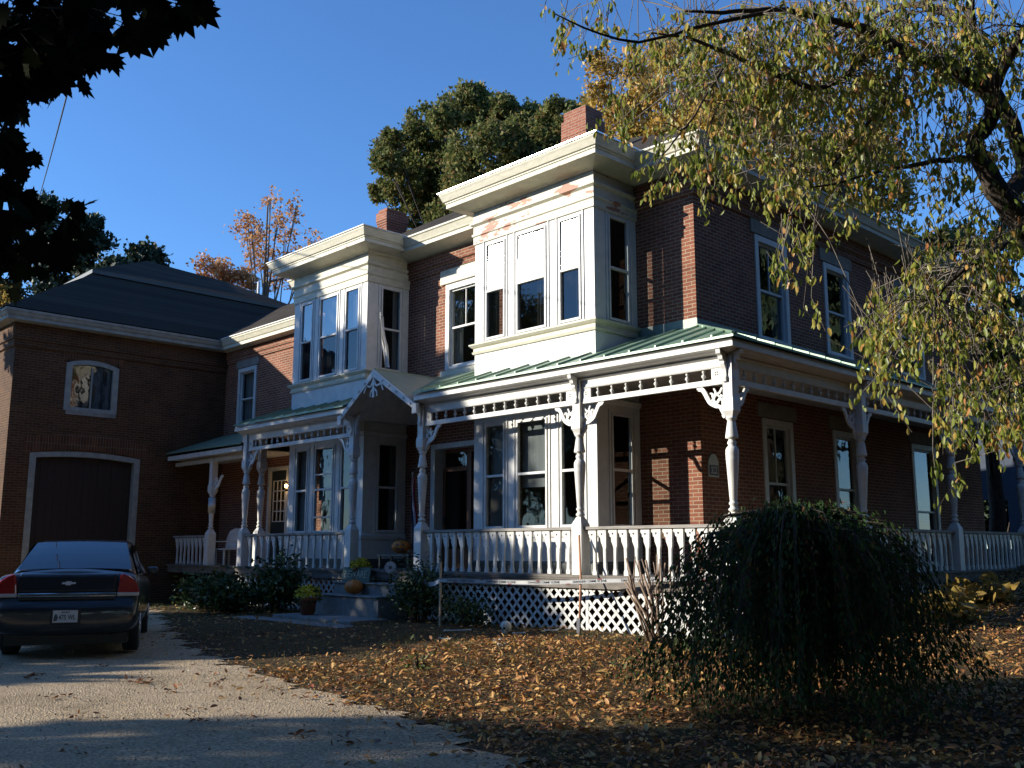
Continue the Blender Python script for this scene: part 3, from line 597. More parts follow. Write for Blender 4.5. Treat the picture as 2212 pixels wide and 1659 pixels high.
# ---- spindle friezes
SPIN = [(max(.009, (r-.009)*1.9+.004), z) for r, z in [(.012, 0), (.020, .01), (.012, .02), (.014, .03), (.026, .06), (.024, .08), (.012, .105), (.011, .112), (.021, .125), (.021, .14), (.011, .155), (.014, .16)]]
def frieze(p0, p1, n):
    p0 = Vector((*p0, 0)); p1 = Vector((*p1, 0)); d = (p1-p0); Ln = d.length; d.normalize(); nn = Vector((d.y, -d.x, 0))
    T = lambda u, dd, z: (p0.x+d.x*u+nn.x*dd, p0.y+d.y*u+nn.y*dd, z)
    b = MB(); b.T = T; b.box((.09, -.035, 3.915), (Ln-.09, .035, 3.95)); b.box((.09, -.028, 3.95), (Ln-.09, .028, 4.005))
    for a in (.09, Ln-.28): b.box((a, -.022, 4.005), (a+.19, .022, 4.17))
    o = b.build('spindle_frieze', 'white', house, bevel=.005)
    q = MB(); q.T = T
    for a in (.185, Ln-.185):       # cut quatrefoils
        for dx, dz in ((.018, .018), (-.018, .018), (.018, -.018), (-.018, -.018)):
            q.prism([(a+dx+.014*math.cos(t_*.785), 4.088+dz+.014*math.sin(t_*.785)) for t_ in range(8)], -.0235, .0235, lambda A_, Z_, D_: (A_, D_, Z_))
    q.build('quatrefoil', 'slate', o)
    for k in range(n):
        q = MB(); c = T(.28+(Ln-.56)*(k+.5)/n, 0, 4.007); q.lathe(c, SPIN, 10); q.build('spindle', 'white', o)
frieze((-2.97, 0), (0, 0), 8); frieze((-7.17, 0), (-2.97, 0), 13); frieze((-14.18, 0), (-9.55, 0), 16)
frieze((0, 0), (0, 4.0), 12); frieze((0, 4), (0, 7.9), 12); frieze((0, 7.9), (0, 11.8), 12); frieze((0, 11.8), (0, 14.2), 6)
# ---- railings of sawn balusters
def heart(cx, cz, s):
    pts = []
    for k in range(14):
        t_ = k/14*2*math.pi; r = s*(.62+.38*abs(math.cos(1.5*(t_-math.pi/2+math.pi)))); pts.append((cx+r*math.cos(t_), cz+r*math.sin(t_)))
    return pts
BAL = [(-.045, 0), (.045, 0), (.045, .05), (.028, .10), (.024, .26), (.030, .42), (.042, .46), (.045, .72), (-.130, .72), (-.132, .68), (-.105, .655), (-.10, .61), (-.075, .60), (-.068, .53), (-.040, .47), (-.026, .43), (-.024, .26), (-.028, .10), (-.045, .05)]
def railing(p0, p1, n, zb=1.085, k0=.12, handle=True):
    p0 = Vector((*p0, 0)); p1 = Vector((*p1, 0)); d = (p1-p0); Ln = d.length; d.normalize(); nn = Vector((d.y, -d.x, 0))
    T = lambda u, dd, z: (p0.x+d.x*u+nn.x*dd, p0.y+d.y*u+nn.y*dd, z)
    b = MB(); b.T = T; b.box((.1, -.05, zb+.725), (Ln-.1, .05, zb+.775)); b.box((.1, -.03, zb+.70), (Ln-.1, -.022, zb+.725))
    o = b.build('railing', 'rail', house, bevel=.01)
    for k in range(n):
        u = .2+(Ln-.36)*(k+.5)/n; q = MB(); ln = random.uniform(-.012, .012); tz = random.uniform(-.012, .0); th = random.choice((0, 0, 0, .04, -.03))
        f = lambda a, z, D_: T(u+a+ln*(z-.3)/.4+th*(z-.36), D_, zb+z+tz)
        H = [(a, z) for a, z in heart(-.042, .655, .021)]; ring = BAL[:9]+[H[4]]+[H[(4-j) % 14] for j in range(1, 15)]+[BAL[8]]+BAL[9:]
        outl = BAL[:9]; outl = outl[:8]+[(-.042, .72)]+[H[(3-j) % 14] for j in range(14)]+[H[3]]+[(-.0422, .72)]+BAL[8:]
        q.prism(outl, -.020, .020, f); q.build('baluster', 'white_worn', o, fix=True)
    return o
railing((-2.97, 0), (0, 0), 12); railing((-7.17, 0), (-2.97, 0), 17); railing((-14.18, 0), (-9.55, 0), 15)
railing((0, 0), (0, 4.0), 14); railing((0, 4), (0, 7.9), 14); railing((0, 7.9), (0, 11.8), 15); railing((-18.85, .35), (-16.62, .35), 8)
# ---- deck, lattice, steps
b = MB()
b.box((-14.35, -.13, 1.03), (.13, YW, 1.078)); b.box((XW, YW, 1.03), (.13, 14.25, 1.076)); b.box((-18.86, .2, 1.03), (-14.36, YW, 1.072))
b.box((-14.33, -.10, .86), (.10, -.05, 1.03)); b.box((.05, -.05, .86), (.10, 14.2, 1.03)); b.box((-18.86, .24, .86), (-14.34, .29, 1.03))
b.box((-14.33, -.12, 1.0), (.12, -.102, 1.028)); b.build('porch_deck', 'deck', house, bevel=.006)
def lattice(p0, p1, z0, z1, off=.0):
    p0 = Vector((*p0, 0)); p1 = Vector((*p1, 0)); d = (p1-p0); Ln = d.length; d.normalize(); nn = Vector((d.y, -d.x, 0))
    T = lambda u, dd, z: (p0.x+d.x*u+nn.x*dd, p0.y+d.y*u+nn.y*dd, z)
    b = MB(); b.T = T; H = z1-z0; s_ = .200; hw = .024*1.414
    for sg, dl in ((1, 0.), (-1, .009)):
        k = -int(H/s_)-2
        while k*s_ < Ln+H:
            # line u = k*s + sg*(z)
            us = k*s_ if sg == 1 else k*s_
            pts = []
            a0, a1 = (us, us+H) if sg == 1 else (us+0., us-H)
            # clip t in [0,1] so that u stays in [0,Ln]
            t0, t1 = 0., 1.; du = a1-a0
            lo, hi = sorted(((0-a0)/du, (Ln-a0)/du)); t0 = max(t0, lo); t1 = min(t1, hi)
            if t1-t0 > .04:
                A_ = (a0+du*t0, z0+H*t0); B_ = (a0+du*t1, z0+H*t1)
                b.hexa([(A_[0]-hw, dl, A_[1]), (A_[0]+hw, dl, A_[1]), (B_[0]+hw, dl, B_[1]), (B_[0]-hw, dl, B_[1]), (A_[0]-hw, dl+.007, A_[1]), (A_[0]+hw, dl+.007, A_[1]), (B_[0]+hw, dl+.007, B_[1]), (B_[0]-hw, dl+.007, B_[1])])
            k += 1
    b.build('lattice_panel', 'white_worn', house)
lattice((-7.15, -.03), (-2.82, -.03), .08, .855); lattice((-2.80, -.03), (.06, -.03), .10, .855); lattice((-14.3, -.03), (-9.5, -.03), -.02, .855)
lattice((.06, 0), (.06, 4.7), .12, .855); lattice((.06, 4.72), (.06, 9.4), .25, .855); lattice((.06, 9.42), (.06, 14.1), .5, .855)
b = MB(); b.box((-2.84, -.045, .05), (-2.78, -.0, .86)); b.box((-7.2, -.03, 0), (-7.12, .05, .9)); b.box((-9.58, -.03, 0), (-9.5, .05, .9)); b.build('lattice_stile', 'white_worn', house)
b = MB(); b.box((-9.42, -.50, .10), (-7.32, -.135, .80)); b.box((-9.44, -.92, .05), (-7.30, -.50, .57)); b.box((-9.42, -.54, .80), (-7.3, -.13, .835)); b.box((-9.46, -.96, .57), (-7.28, -.505, .60))
b.box((-9.7, -1.75, -.1), (-7.0, -.90, .21)); b.build('steps', 'concrete', house, bevel=.012)
# ---- lower porch roof in the corner by the barn
b = MB(); b.hexa([(-18.86, .0, 4.16), (-14.55, .0, 4.14), (-14.55, 1.74, 4.80), (-18.86, 1.74, 4.80), (-18.86, .0, 4.20), (-14.55, .0, 4.18), (-14.55, 1.74, 4.84), (-18.86, 1.74, 4.84)]); b.build('corner_porch_roof', 'green', house)
b = MB(); b.box((-18.86, .06, 3.98), (-14.6, .12, 4.10)); b.box((-18.86, .30, 3.83), (-14.3, .40, 3.93)); b.box((-18.86, .1, 3.99), (-14.3, 1.74, 4.01)); b.build('corner_porch_beam', 'white_worn', house)
# ================================================================== THE BARN
barn = thing('carriage_barn', 'brick carriage barn with a dark hipped roof and wide arched doorway behind the parked car', 'barn', (-24.5, 1.5, 0))
XB, YS = -18.87, -4.24
b = MB(); b.T = TX(XB); b.wall(YS, 1.76, -.3, 7.4, [(-2.92, -1.50, 5.17, 6.52), (-3.66, -.74, -.3, 3.95)], .25)
b.T = TY(YS); b.wall(-30, XB, -.3, 7.4, [], .2); b.T = None
b.box((-30.2, YS, -.3), (-30, 9, 7.4)); b.box((-30, 9, -.3), (XB, 9.2, 7.4)); b.box((XB-.2, 1.9, 4), (XB, 9, 7.4))
b.sweep([(-30, YS), (XB, YS), (XB, 1.75)], [(0, 6.72), (.05, 6.74), (.05, 6.9), (.09, 6.92), (.09, 7.36), (0, 7.36)])
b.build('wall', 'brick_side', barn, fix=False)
b = MB(); b.box((XB-.6, -3.6, 4.9), (XB-.55, -.8, 6.9)); b.build('leak_blocker', 'room', barn)  # dark panel added behind the window, stops sun leaking through the barn
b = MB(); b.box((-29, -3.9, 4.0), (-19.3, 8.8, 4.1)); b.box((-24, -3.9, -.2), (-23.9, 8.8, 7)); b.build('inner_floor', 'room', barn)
def arch(yc, hw, zs, rise, th, n=11):
    out = []; 
    for k in range(n): t_ = -1+2*k/(n-1); out.append((yc+hw*t_, zs+rise*(1-t_*t_)))
    for k in range(n-1, -1, -1): t_ = -1+2*k/(n-1); out.append((yc+(hw+th*.35)*t_, zs+th+rise*(1-t_*t_)))
    return out
def archblock(b, yc, hw, zs, rise, th, x0, x1, n=11):
    for k in range(n-1):
        t0, t1 = -1+2*k/(n-1), -1+2*(k+1)/(n-1); f0, f1 = rise*(1-t0*t0), rise*(1-t1*t1)
        b.hexa([(x0, yc+hw*t0, zs+f0), (x1, yc+hw*t0, zs+f0), (x1, yc+hw*t1, zs+f1), (x0, yc+hw*t1, zs+f1), (x0, yc+hw*t0, zs+f0+th), (x1, yc+hw*t0, zs+f0+th), (x1, yc+hw*t1, zs+f1+th), (x0, yc+hw*t1, zs+f1+th)])
b = MB(); archblock(b, -2.21, .82, 6.52, .16, .24, XB-.02, XB+.012); b.build('brick_arch', 'soldier', barn)
b = MB(); archblock(b, -2.2, 1.62, 3.97, .16, .42, XB-.02, XB+.012); b.build('brick_arch', 'soldier', barn)
b = MB(); b.box((XB-.2, -3.66, -.3), (XB+.01, -3.50, 3.86)); b.box((XB-.2, -.90, -.3), (XB+.01, -.74, 3.86)); archblock(b, -2.2, 1.46, 3.84, .10, .13, XB-.2, XB+.008); b.build('door_frame', 'shaded_trim', barn)
b = MB()
for k in range(14): b.box((XB-.20, -3.50+k*.186, -.2), (XB-.16+.004*(k % 2), -3.50+k*.186+.180, 3.93))
b.build('barn_door', 'garage', barn)
b = MB(); b.box((XB-.1, -2.92, 5.17), (XB+.02, -2.76, 6.42)); b.box((XB-.1, -1.66, 5.17), (XB+.02, -1.50, 6.42)); b.box((XB-.1, -2.76, 5.17), (XB+.018, -1.66, 5.27)); archblock(b, -2.21, .71, 6.34, .13, .12, XB-.1, XB+.016); b.box((XB-.08, -2.23, 5.27), (XB-.03, -2.19, 6.4)); wf = b.build('window', 'shaded_trim', barn)
b = MB(); b.box((XB-.1, -2.86, 5.06), (XB+.03, -1.52, 5.168)); b.build('sill', 'stone', wf)
b = MB(); b.face([(XB-.06, -2.76, 5.27), (XB-.06, -1.66, 5.27), (XB-.06, -1.66, 6.45), (XB-.06, -2.76, 6.45)]); b.build('pane', 'screen', wf, fix=False)
b = MB()
for a, c in ((-2.2, -1.7),):
    for k in range(8): b.face([(XB-.14+.02*math.sin(k*2), a+(c-a)*k/8, 5.2), (XB-.14+.02*math.sin(k*2+2), a+(c-a)*(k+1)/8, 5.2), (XB-.14+.02*math.sin(k*2+2), a+(c-a)*(k+1)/8, 6.45), (XB-.14+.02*math.sin(k*2), a+(c-a)*k/8, 6.45)])
b.build('curtain', 'curtain', wf, fix=False)
b = MB(); PB = [(-30, 9), (-30, YS), (XB, YS), (XB, 1.80)]; b.sweep(PB, [(0, 7.34), (.30, 7.37), (.34, 7.37), (.34, 7.46), (.37, 7.48), (.40, 7.56), (.42, 7.58), (.42, 7.64), (0, 7.66)]); b.build('cornice', 'shaded_trim', barn)
b = MB(); q = .44; H0 = 7.665; s1 = .655; t1 = 3.55; z1 = H0+t1*s1; x1, x0, y0, y1 = XB+q, -30-q, YS-q, 9+q
b.face([(x1, y0, H0), (x1, y1, H0), (x1-t1, y1-t1, z1), (x1-t1, y0+t1, z1)]); b.face([(x0, y0, H0), (x1, y0, H0), (x1-t1, y0+t1, z1), (x0+t1, y0+t1, z1)])
b.face([(x0, y1, H0), (x0, y0, H0), (x0+t1, y0+t1, z1), (x0+t1, y1-t1, z1)]); b.face([(x1, y1, H0), (x0, y1, H0), (x0+t1, y1-t1, z1), (x1-t1, y1-t1, z1)])
tt = 3.28; zz = H0+tt*s1+.17; ux1, ux0, uy0, uy1 = x1-tt, x0+tt, y0+tt, y1-tt; ap = (-24.5, 1.45, 11.45); aq = (-24.4, 4.4, 11.25)
b.face([(ux1, uy0, zz), (ux1, uy1, zz), aq, ap]); b.face([(ux0, uy0, zz), (ux1, uy0, zz), ap]); b.face([(ux0, uy1, zz), (ux0, uy0, zz), ap, aq]); b.face([(ux1, uy1, zz), (ux0, uy1, zz), aq])
b.build('roof', 'shingle', barn, fix=False)
b = MB(); b.sweep([(ux0, uy1), (ux0, uy0), (ux1, uy0), (ux1, uy1)], [(0, zz-.005), (0, zz-.12), (-.06, zz-.12), (-.45, zz-.12)]); b.build('roof_step', 'trimdark', barn)
b = MB(); b.tube([(-25.2, 6.2, 10.5), (-25.2, 6.2, 11.75)], .06, 8); b.build('vent_pipe', 'white_worn', barn)
# neighbour beyond the right end of the porch
nb = thing('neighbour_house', 'dark blue sided house seen past the far right end of the porch', 'house', (-3, 30, 0))
b = MB(); b.T = TX(2.0); b.wall(24, 38, 0, 7, [(27, 28.2, 3.2, 4.8)]); b.T = TY(24); b.wall(-12, 2.0, 0, 7, [(-1.5, 0, 1.5, 3.2), (-6, -4.5, 1.5, 3.2)]); b.T = None
for z in range(36): b.box((2.0, 24, z*.19+.1), (2.012, 38, z*.19+.115))
b.build('wall', 'blue_siding', nb, fix=False)
b = MB(); b.face([(2.4, 23.6, 6.9), (2.4, 38.4, 6.9), (-5, 38.4, 10), (-5, 23.6, 10)]); b.face([(-12.4, 38.4, 6.9), (-12.4, 23.6, 6.9), (-5, 23.6, 10), (-5, 38.4, 10)]); b.face([(2.0, 24, 6.9), (-12, 24, 6.9), (-5, 24, 9.9)]); b.build('roof', 'shingle', nb, fix=False)
window(nb, TX(2.0), 27, 28.2, 3.2, 4.8, casing=.1, gu='glass', gl='glass')
#@@GROUND
b = MB(); xs = np.linspace(-32, 13, 150); ys = np.linspace(-26, 26, 170)
far = [-600, -150, -60]; X_ = far+list(xs)+[60, 150, 600]; Y_ = far+list(ys)+[60, 150, 600]
idx = [[b.V((x, y, gz(x, y) if -31 < x < 13 else gz(max(-31, min(13, x)), y) if abs(y) < 27 else gz(max(-31, min(13, x)), max(-26, min(26, y))))) for y in Y_] for x in X_]
for i in range(len(X_)-1):
    for j in range(len(Y_)-1): b.F((idx[i][j], idx[i+1][j], idx[i+1][j+1], idx[i][j+1]))
b.sm = [True]*len(b.f); g = b.build('ground', 'soil', fix=False); g['kind'] = 'structure'
# ---- gravel drive
EDGE = [(-19.5, -.6), (-15, -2.0), (-12, -3.0), (-9, -4.2), (-6, -5.2), (-4, -5.75), (-2.3, -6.0), (-1, -6.24), (.8, -6.43), (1.8, -6.8), (2.64, -7.05), (5, -9), (8, -16), (9, -30)]
def edge_y(x):
    for (a, p), (c, q) in zip(EDGE, EDGE[1:]):
        if a <= x <= c: return p+(q-p)*(x-a)/(c-a)
    return -.6 if x < -19.5 else -30
b = MB(); st = .12; grid = {}
def gv(i, j):
    if (i, j) not in grid: x, y = -34+i*st, -26+j*st; grid[i, j] = b.V((x, y, gz(x, y)+.012))
    return grid[i, j]
for i in range(int(43/st)):
    x = -34+(i+.5)*st; ey = edge_y(x)+.10*math.sin(x*5.1)+.07*math.sin(x*13.7+1)
    for j in range(int(26/st)):
        y = -26+(j+.5)*st
        if y < ey+random.uniform(-.07, .07): b.F((gv(i, j), gv(i+1, j), gv(i+1, j+1), gv(i, j+1)))
b.sm = [True]*len(b.f); g = b.build('driveway', 'gravel', fix=False); g['kind'] = 'structure'
b = MB(); b.box((-10.5, -2.2, -.05), (-6.6, -1.76, .15)); 
for k in range(9): b.box((-13.5+k*.34, -2.35+.02*math.sin(k*3), -.05), (-13.5+k*.34+.31, -2.18, .10+.01*math.sin(k*5)))
g = b.build('garden_path', 'concrete', bevel=.02); g['kind'] = 'structure'

# ================================================================== ground cover
def porchfoot(x, y): return ((x < .16) & (y > -.12)) | ((x > -9.7) & (x < -7.0) & (y > -1.75) & (x < -7))
n = 90000
x = rng.uniform(-14, 9, n); y = rng.uniform(-8, 15, n)
ey = np.array([edge_y(v) for v in x])
pr_ = np.where(y < ey, .0, 1.0); pr_ = np.where((x < -4) & (y > ey), .35, pr_); near = (y-ey < .0) & (y-ey > -.8); pr_ = np.where(near, .25*np.exp((y-ey)*3.2), pr_)
cl = .5+.5*np.sin(x*2.3+np.sin(y*1.9)*2)*np.sin(y*2.9+x*.7); pr_ = pr_*(.5+.5*cl)
k = (rng.random(n) < pr_) & ~porchfoot(x, y); x, y = x[k], y[k]
z = np.array([gz(a, c) for a, c in zip(x, y)])+.02+rng.random(len(x))*.03
P = np.stack([x, y, z], 1); D = rdir(len(x)); D[:, 2] *= .35; Nn = rdir(len(x))*.75; Nn[:, 2] = 1
o = scatter('fallen_leaves', *LEAF, P, D, Nn, (.028+.075*rng.random(len(x))**2.2), 'lf_litter'); o['kind'] = 'stuff'; o['label'] = 'brown and yellow leaves lying thick over the front lawn'
# denser litter close to the camera
n = 24000; x = rng.uniform(-3, 7.5, n); y = rng.uniform(-8.5, -1.5, n); ey = np.array([edge_y(v) for v in x]); k = (rng.random(n) < np.where(y < ey, .3*np.exp((y-ey)*2.5), .95)); x, y = x[k], y[k]
P = np.stack([x, y, np.array([gz(a, c) for a, c in zip(x, y)])+.02+rng.random(len(x))*.035], 1); D = rdir(len(x)); D[:, 2] *= .4; Nn = rdir(len(x))*.8; Nn[:, 2] = 1
o = scatter('leaf_litter', *LEAF, P, D, Nn, (.028+.075*rng.random(len(x))**2.2), 'lf_litter'); o['kind'] = 'stuff'; o['label'] = 'curled brown leaves banked along the drive edge'
n = 16000; x = rng.uniform(.2, 8, n); y = rng.uniform(-3.5, 10, n); k = (y > -.1) | (x > 0); k &= ~porchfoot(x, y) & (rng.random(n) < .75); x, y = x[k], y[k]
P = np.stack([x, y, np.array([gz(a, c) for a, c in zip(x, y)])+.02+rng.random(len(x))*.03], 1); D = rdir(len(x)); D[:, 2] *= .4; Nn = rdir(len(x))*.8; Nn[:, 2] = 1
o = scatter('side_yard_leaves', *LEAF, P, D, Nn, rng.uniform(.04, .09, len(x)), 'lf_litter'); o['kind'] = 'stuff'; o['label'] = 'yellow and brown leaves covering the side yard'
n = 9000; x = rng.uniform(-9, 4, n); y = rng.uniform(-11, -4, n); ey = np.array([edge_y(v) for v in x]); k = (y < ey+.25); x, y = x[k], y[k]
P = np.stack([x, y, np.array([gz(a, c) for a, c in zip(x, y)])+.012], 1); D = rdir(len(x)); Nn = rdir(len(x))*.5; Nn[:, 2] = 1
o = scatter('loose_gravel', [(0, 0, 0), (.5, .4, .0), (1, 0, 0), (.5, -.4, 0), (.5, 0, .5)], [(0, 1, 4), (1, 2, 4), (2, 3, 4), (3, 0, 4)], P, D, Nn, rng.uniform(.008, .026, len(x)), 'lf_stone'); o['kind'] = 'stuff'; o['label'] = 'loose stones lying on the gravel drive'
n = 260; x = rng.uniform(-7, 2, n); y = rng.uniform(-10.5, -6.3, n); P = np.stack([x, y, np.array([gz(a, c) for a, c in zip(x, y)])+.02+rng.random(n)*.02], 1)
cc = rng.integers(0, 30, n); P[:, 0] = x[cc]+rng.normal(0, .10, n); P[:, 1] = y[cc]+rng.normal(0, .06, n); D = rdir(n); D[:, 2] *= .5; Nn = rdir(n); Nn[:, 2] = 1
o = scatter('drive_litter', *LEAF, P, D, Nn, rng.uniform(.03, .10, n), 'lf_litter', rnd=rng.random(n)*.3); o['kind'] = 'stuff'; o['label'] = 'dead leaves and twigs lying on the sunlit gravel'
n = 60000; x = rng.uniform(-19, 9, n); y = rng.uniform(-8, 14, n); ey = np.array([edge_y(v) for v in x]); k = (y > ey+.1) & ~porchfoot(x, y) & (np.sin(x*1.3+y)*np.sin(y*1.7-x*.6) > -.1); x, y = x[k], y[k]
P = np.stack([x, y, np.array([gz(a, c) for a, c in zip(x, y)])], 1); D = rdir(len(x))*.45; D[:, 2] = 1; Nn = rdir(len(x)); Nn[:, 2] *= .2
o = scatter('grass', *BLADE, P, D, Nn, rng.uniform(.05, .13, len(x)), 'lf_grass'); o['kind'] = 'stuff'; o['label'] = 'thin grass coming up between the fallen leaves'
# ================================================================== TREES
def crown(name, parent, lobes, n, size, mat, tmpl=CARD, shell=.55, flat=0, clump=0, droop=0., up=0., gauss=0.):
    """lobes: (centre, (rx, ry, rz)); leaves grouped in small clumps inside every lobe"""
    wts = np.array([r[0]*r[1]*r[2] for c, r in lobes])**.67; wts /= wts.sum(); ch = rng.choice(len(lobes), n, p=wts)
    c = np.array([tuple(l[0]) for l in lobes])[ch]; r = np.array([l[1] for l in lobes])[ch]
    d = rdir(n); rad = shell+(1-shell)*rng.random(n)**.6
    if clump:
        nc = clump*len(lobes); cd_ = rdir(nc); cr = shell+(1-shell)*rng.random(nc)**.5; id_ = ch*clump+rng.integers(0, clump, n); P = c+r*(cd_[id_]*cr[id_][:, None])+rng.normal(0, 1, (n, 3))*r*.11
    else: P = c+r*d*rad[:, None]
    if gauss:
        nc = 8*len(lobes); off = rng.normal(0, 1, (nc, 3))*.75; id_ = ch*8+rng.integers(0, 8, n); P = c+r*off[id_]+rng.normal(0, 1, (n, 3))*r*gauss
    D = rdir(n); D[:, 2] -= droop; D[:, 2] += up; Nn = rdir(n)
    return scatter(name, *tmpl, P, D, Nn, size*rng.uniform(.6, 1.3, n), mat, parent)
def limbs(b, base, top, lobes, r0, k=1., n=6):
    base = Vector(base); top = Vector(top); P = [base.lerp(top, t_)+Vector((math.sin(t_*7)*.12, math.cos(t_*5)*.1, 0))*k for t_ in (0, .25, .5, .75, 1)]
    b.tube(P, [r0, r0*.8, r0*.6, r0*.42, r0*.2], n)
    for c, r in lobes:
        t_ = random.uniform(.35, .8); s = base.lerp(top, t_); e = Vector(c); m_ = s.lerp(e, .5)+Vector((0, 0, -.06*(e-s).length))
        b.tube([s, m_, e], [r0*.32, r0*.2, r0*.06], 5, caps=False)
        for _ in range(3):
            q = e+Vector((random.gauss(0, 1)*r[0], random.gauss(0, 1)*r[1], abs(random.gauss(0, 1))*r[2]))*.6
            b.tube([m_.lerp(e, .5), e.lerp(q, .5), q], [r0*.1, r0*.06, r0*.02], 4, caps=False)
def tree(name, label, cat, spec, depth, n, size, mat, trunkpx, r0, bark='bark', group=None, dd=3., **kw):
    lobes = []
    for px, py, rp in spec:
        d_ = depth+random.uniform(-dd, dd); r = rp*depth/FPX; lobes.append((at(px, py, d_), (r, r, r*random.uniform(.75, 1))))
    p = at(trunkpx[0], 1185, depth); base = (p.x, p.y, gz(max(-30, min(12, p.x)), max(-25, min(25, p.y)))-.1); top = at(trunkpx[0], trunkpx[1], depth)
    t_ = thing(name, label, cat, base, group); b = MB(); limbs(b, base, top, lobes, r0); b.build('trunk', bark, t_, fix=False)
    crown('crown', t_, lobes, n, size, mat, **kw); return t_
tree('oak_tree', 'big dark green oak towering behind the brick house chimney', 'tree', [(870, 335, 62), (930, 280, 62), (1010, 240, 60), (1080, 262, 62), (1150, 275, 62), (1215, 262, 48), (885, 400, 62), (960, 370, 80), (1050, 360, 90), (1150, 350, 85), (835, 352, 32), (1022, 205, 30), (818, 415, 28), (900, 450, 55), (1000, 450, 75), (1230, 310, 55), (1110, 440, 70), (1250, 240, 30), (960, 262, 34), (846, 300, 24), (1085, 235, 30)], 42, 95000, .18, 'lf_green', (1050, 330), .2, clump=60, shell=.35)
tree('birch_tree', 'yellow-leaved birch behind the right end of the roof', 'tree', [(1335, 245, 40), (1385, 175, 55), (1450, 150, 60), (1520, 205, 70), (1600, 190, 70), (1425, 260, 55), (1680, 262, 66), (1350, 290, 40), (1560, 282, 60), (1300, 215, 24)], 34, 34000, .15, 'lf_yellow', (1480, 200), .22, bark='bark2', gauss=.3)
tree('birch_tree', 'taller yellow tree showing through the cherry twigs at the right', 'tree', [(1760, 330, 76), (1850, 290, 66), (1900, 390, 66), (1810, 430, 66), (1900, 470, 50), (1690, 370, 50), (1880, 220, 40)], 31, 14000, .16, 'lf_yellow', (1820, 330), .22, bark='bark2', gauss=.3)
tree('maple_tree', 'dark green tree beyond the far right corner of the house', 'tree', [(2060, 570, 86), (2150, 650, 80), (2190, 520, 60), (1980, 530, 55), (2120, 760, 80), (2200, 800, 80), (2030, 660, 50)], 30, 14000, .20, 'lf_green', (2140, 600), .3, clump=20, shell=.4)
tree('maple_tree', 'slender half-bare maple with orange leaves above the barn roof', 'tree', [(585, 432, 14), (640, 452, 16), (545, 505, 26), (575, 525, 26), (560, 560, 24), (620, 500, 18), (645, 560, 20), (680, 522, 14), (600, 470, 16), (660, 600, 18), (535, 470, 12), (600, 590, 22), (690, 560, 12)], 46, 2600, .17, 'lf_orange', (576, 430), .20, bark='bark2', gauss=.38, dd=1.5)
tree('maple_tree', 'low clump of orange leaves just over the barn ridge', 'tree', [(462, 586, 22), (490, 590, 20), (520, 600, 20), (440, 596, 14), (545, 610, 14)], 50, 3000, .18, 'lf_orange', (485, 590), .15, bark='bark2', gauss=.4, dd=1.)
def pine(label, x, ytop, hw, depth, ybot=660, n=9000):
    top = at(x, ytop, depth); p = at(x, 1185, depth); base = Vector((p.x, p.y, 0)); th = thing('pine_tree', label, 'tree', base, 'pines behind the barn')
    b = MB(); b.tube([base, base.lerp(top, .5), top], [.35, .22, .03], 7); Ps = []; zt = top.z; zb_ = at(x, ybot, depth).z; R_ = hw*depth/FPX
    for k in range(34):
        t_ = (k+.5)/34; z = zt+(zb_-zt)*t_; ln = R_*(.18+.9*t_**.7)*random.uniform(.6, 1.1); a = random.uniform(0, 6.28); dr = Vector((math.cos(a), math.sin(a), 0)); s = Vector((top.x, top.y, z-.3)); e = s+dr*ln+Vector((0, 0, .28*ln+.1))
        b.tube([s, s.lerp(e, .5)-Vector((0, 0, .05*ln)), e], [.06, .04, .01], 4, caps=False)
        for q in range(int(n/34)):
            u = random.random()**.6; w_ = s.lerp(e, u); Ps.append((w_.x+random.gauss(0, .22), w_.y+random.gauss(0, .22), w_.z+random.gauss(0, .13)))
    b.build('trunk', 'bark', th, fix=False); P = np.array(Ps); D = rdir(len(P))*.8; D[:, 2] += .7
    scatter('crown', *CARD, P, D, rdir(len(P)), rng.uniform(.14, .34, len(P)), 'lf_pine', th)
pine('narrow-topped pine standing over the middle of the barn ridge', 316, 534, 62, 46, 640, 7000)
pine('broad dark pine right of the leafy branch, above the barn eave', 190, 468, 95, 44, 680, 11000)
pine('tall pine half hidden by the branch at the left edge', 95, 430, 110, 48, 700, 9000)
pine('shorter pine between the two larger ones', 250, 560, 50, 40, 680, 5000)
tree('shrub_tree', 'yellow-green shrub low behind the left end of the barn', 'tree', [(8, 640, 26), (30, 650, 20), (-20, 630, 30)], 34, 1800, .16, 'lf_yellow', (5, 640), .1, clump=9, dd=.6)
tree('yard_hedge', 'dark hedge closing the gap beyond the far porch end', 'hedge', [(2120, 1120, 40), (2165, 1100, 50), (2215, 1110, 60), (2190, 1060, 40), (2250, 1060, 60)], 52, 9000, .4, 'lf_pine', (2170, 1100), .2, clump=14, dd=2.)
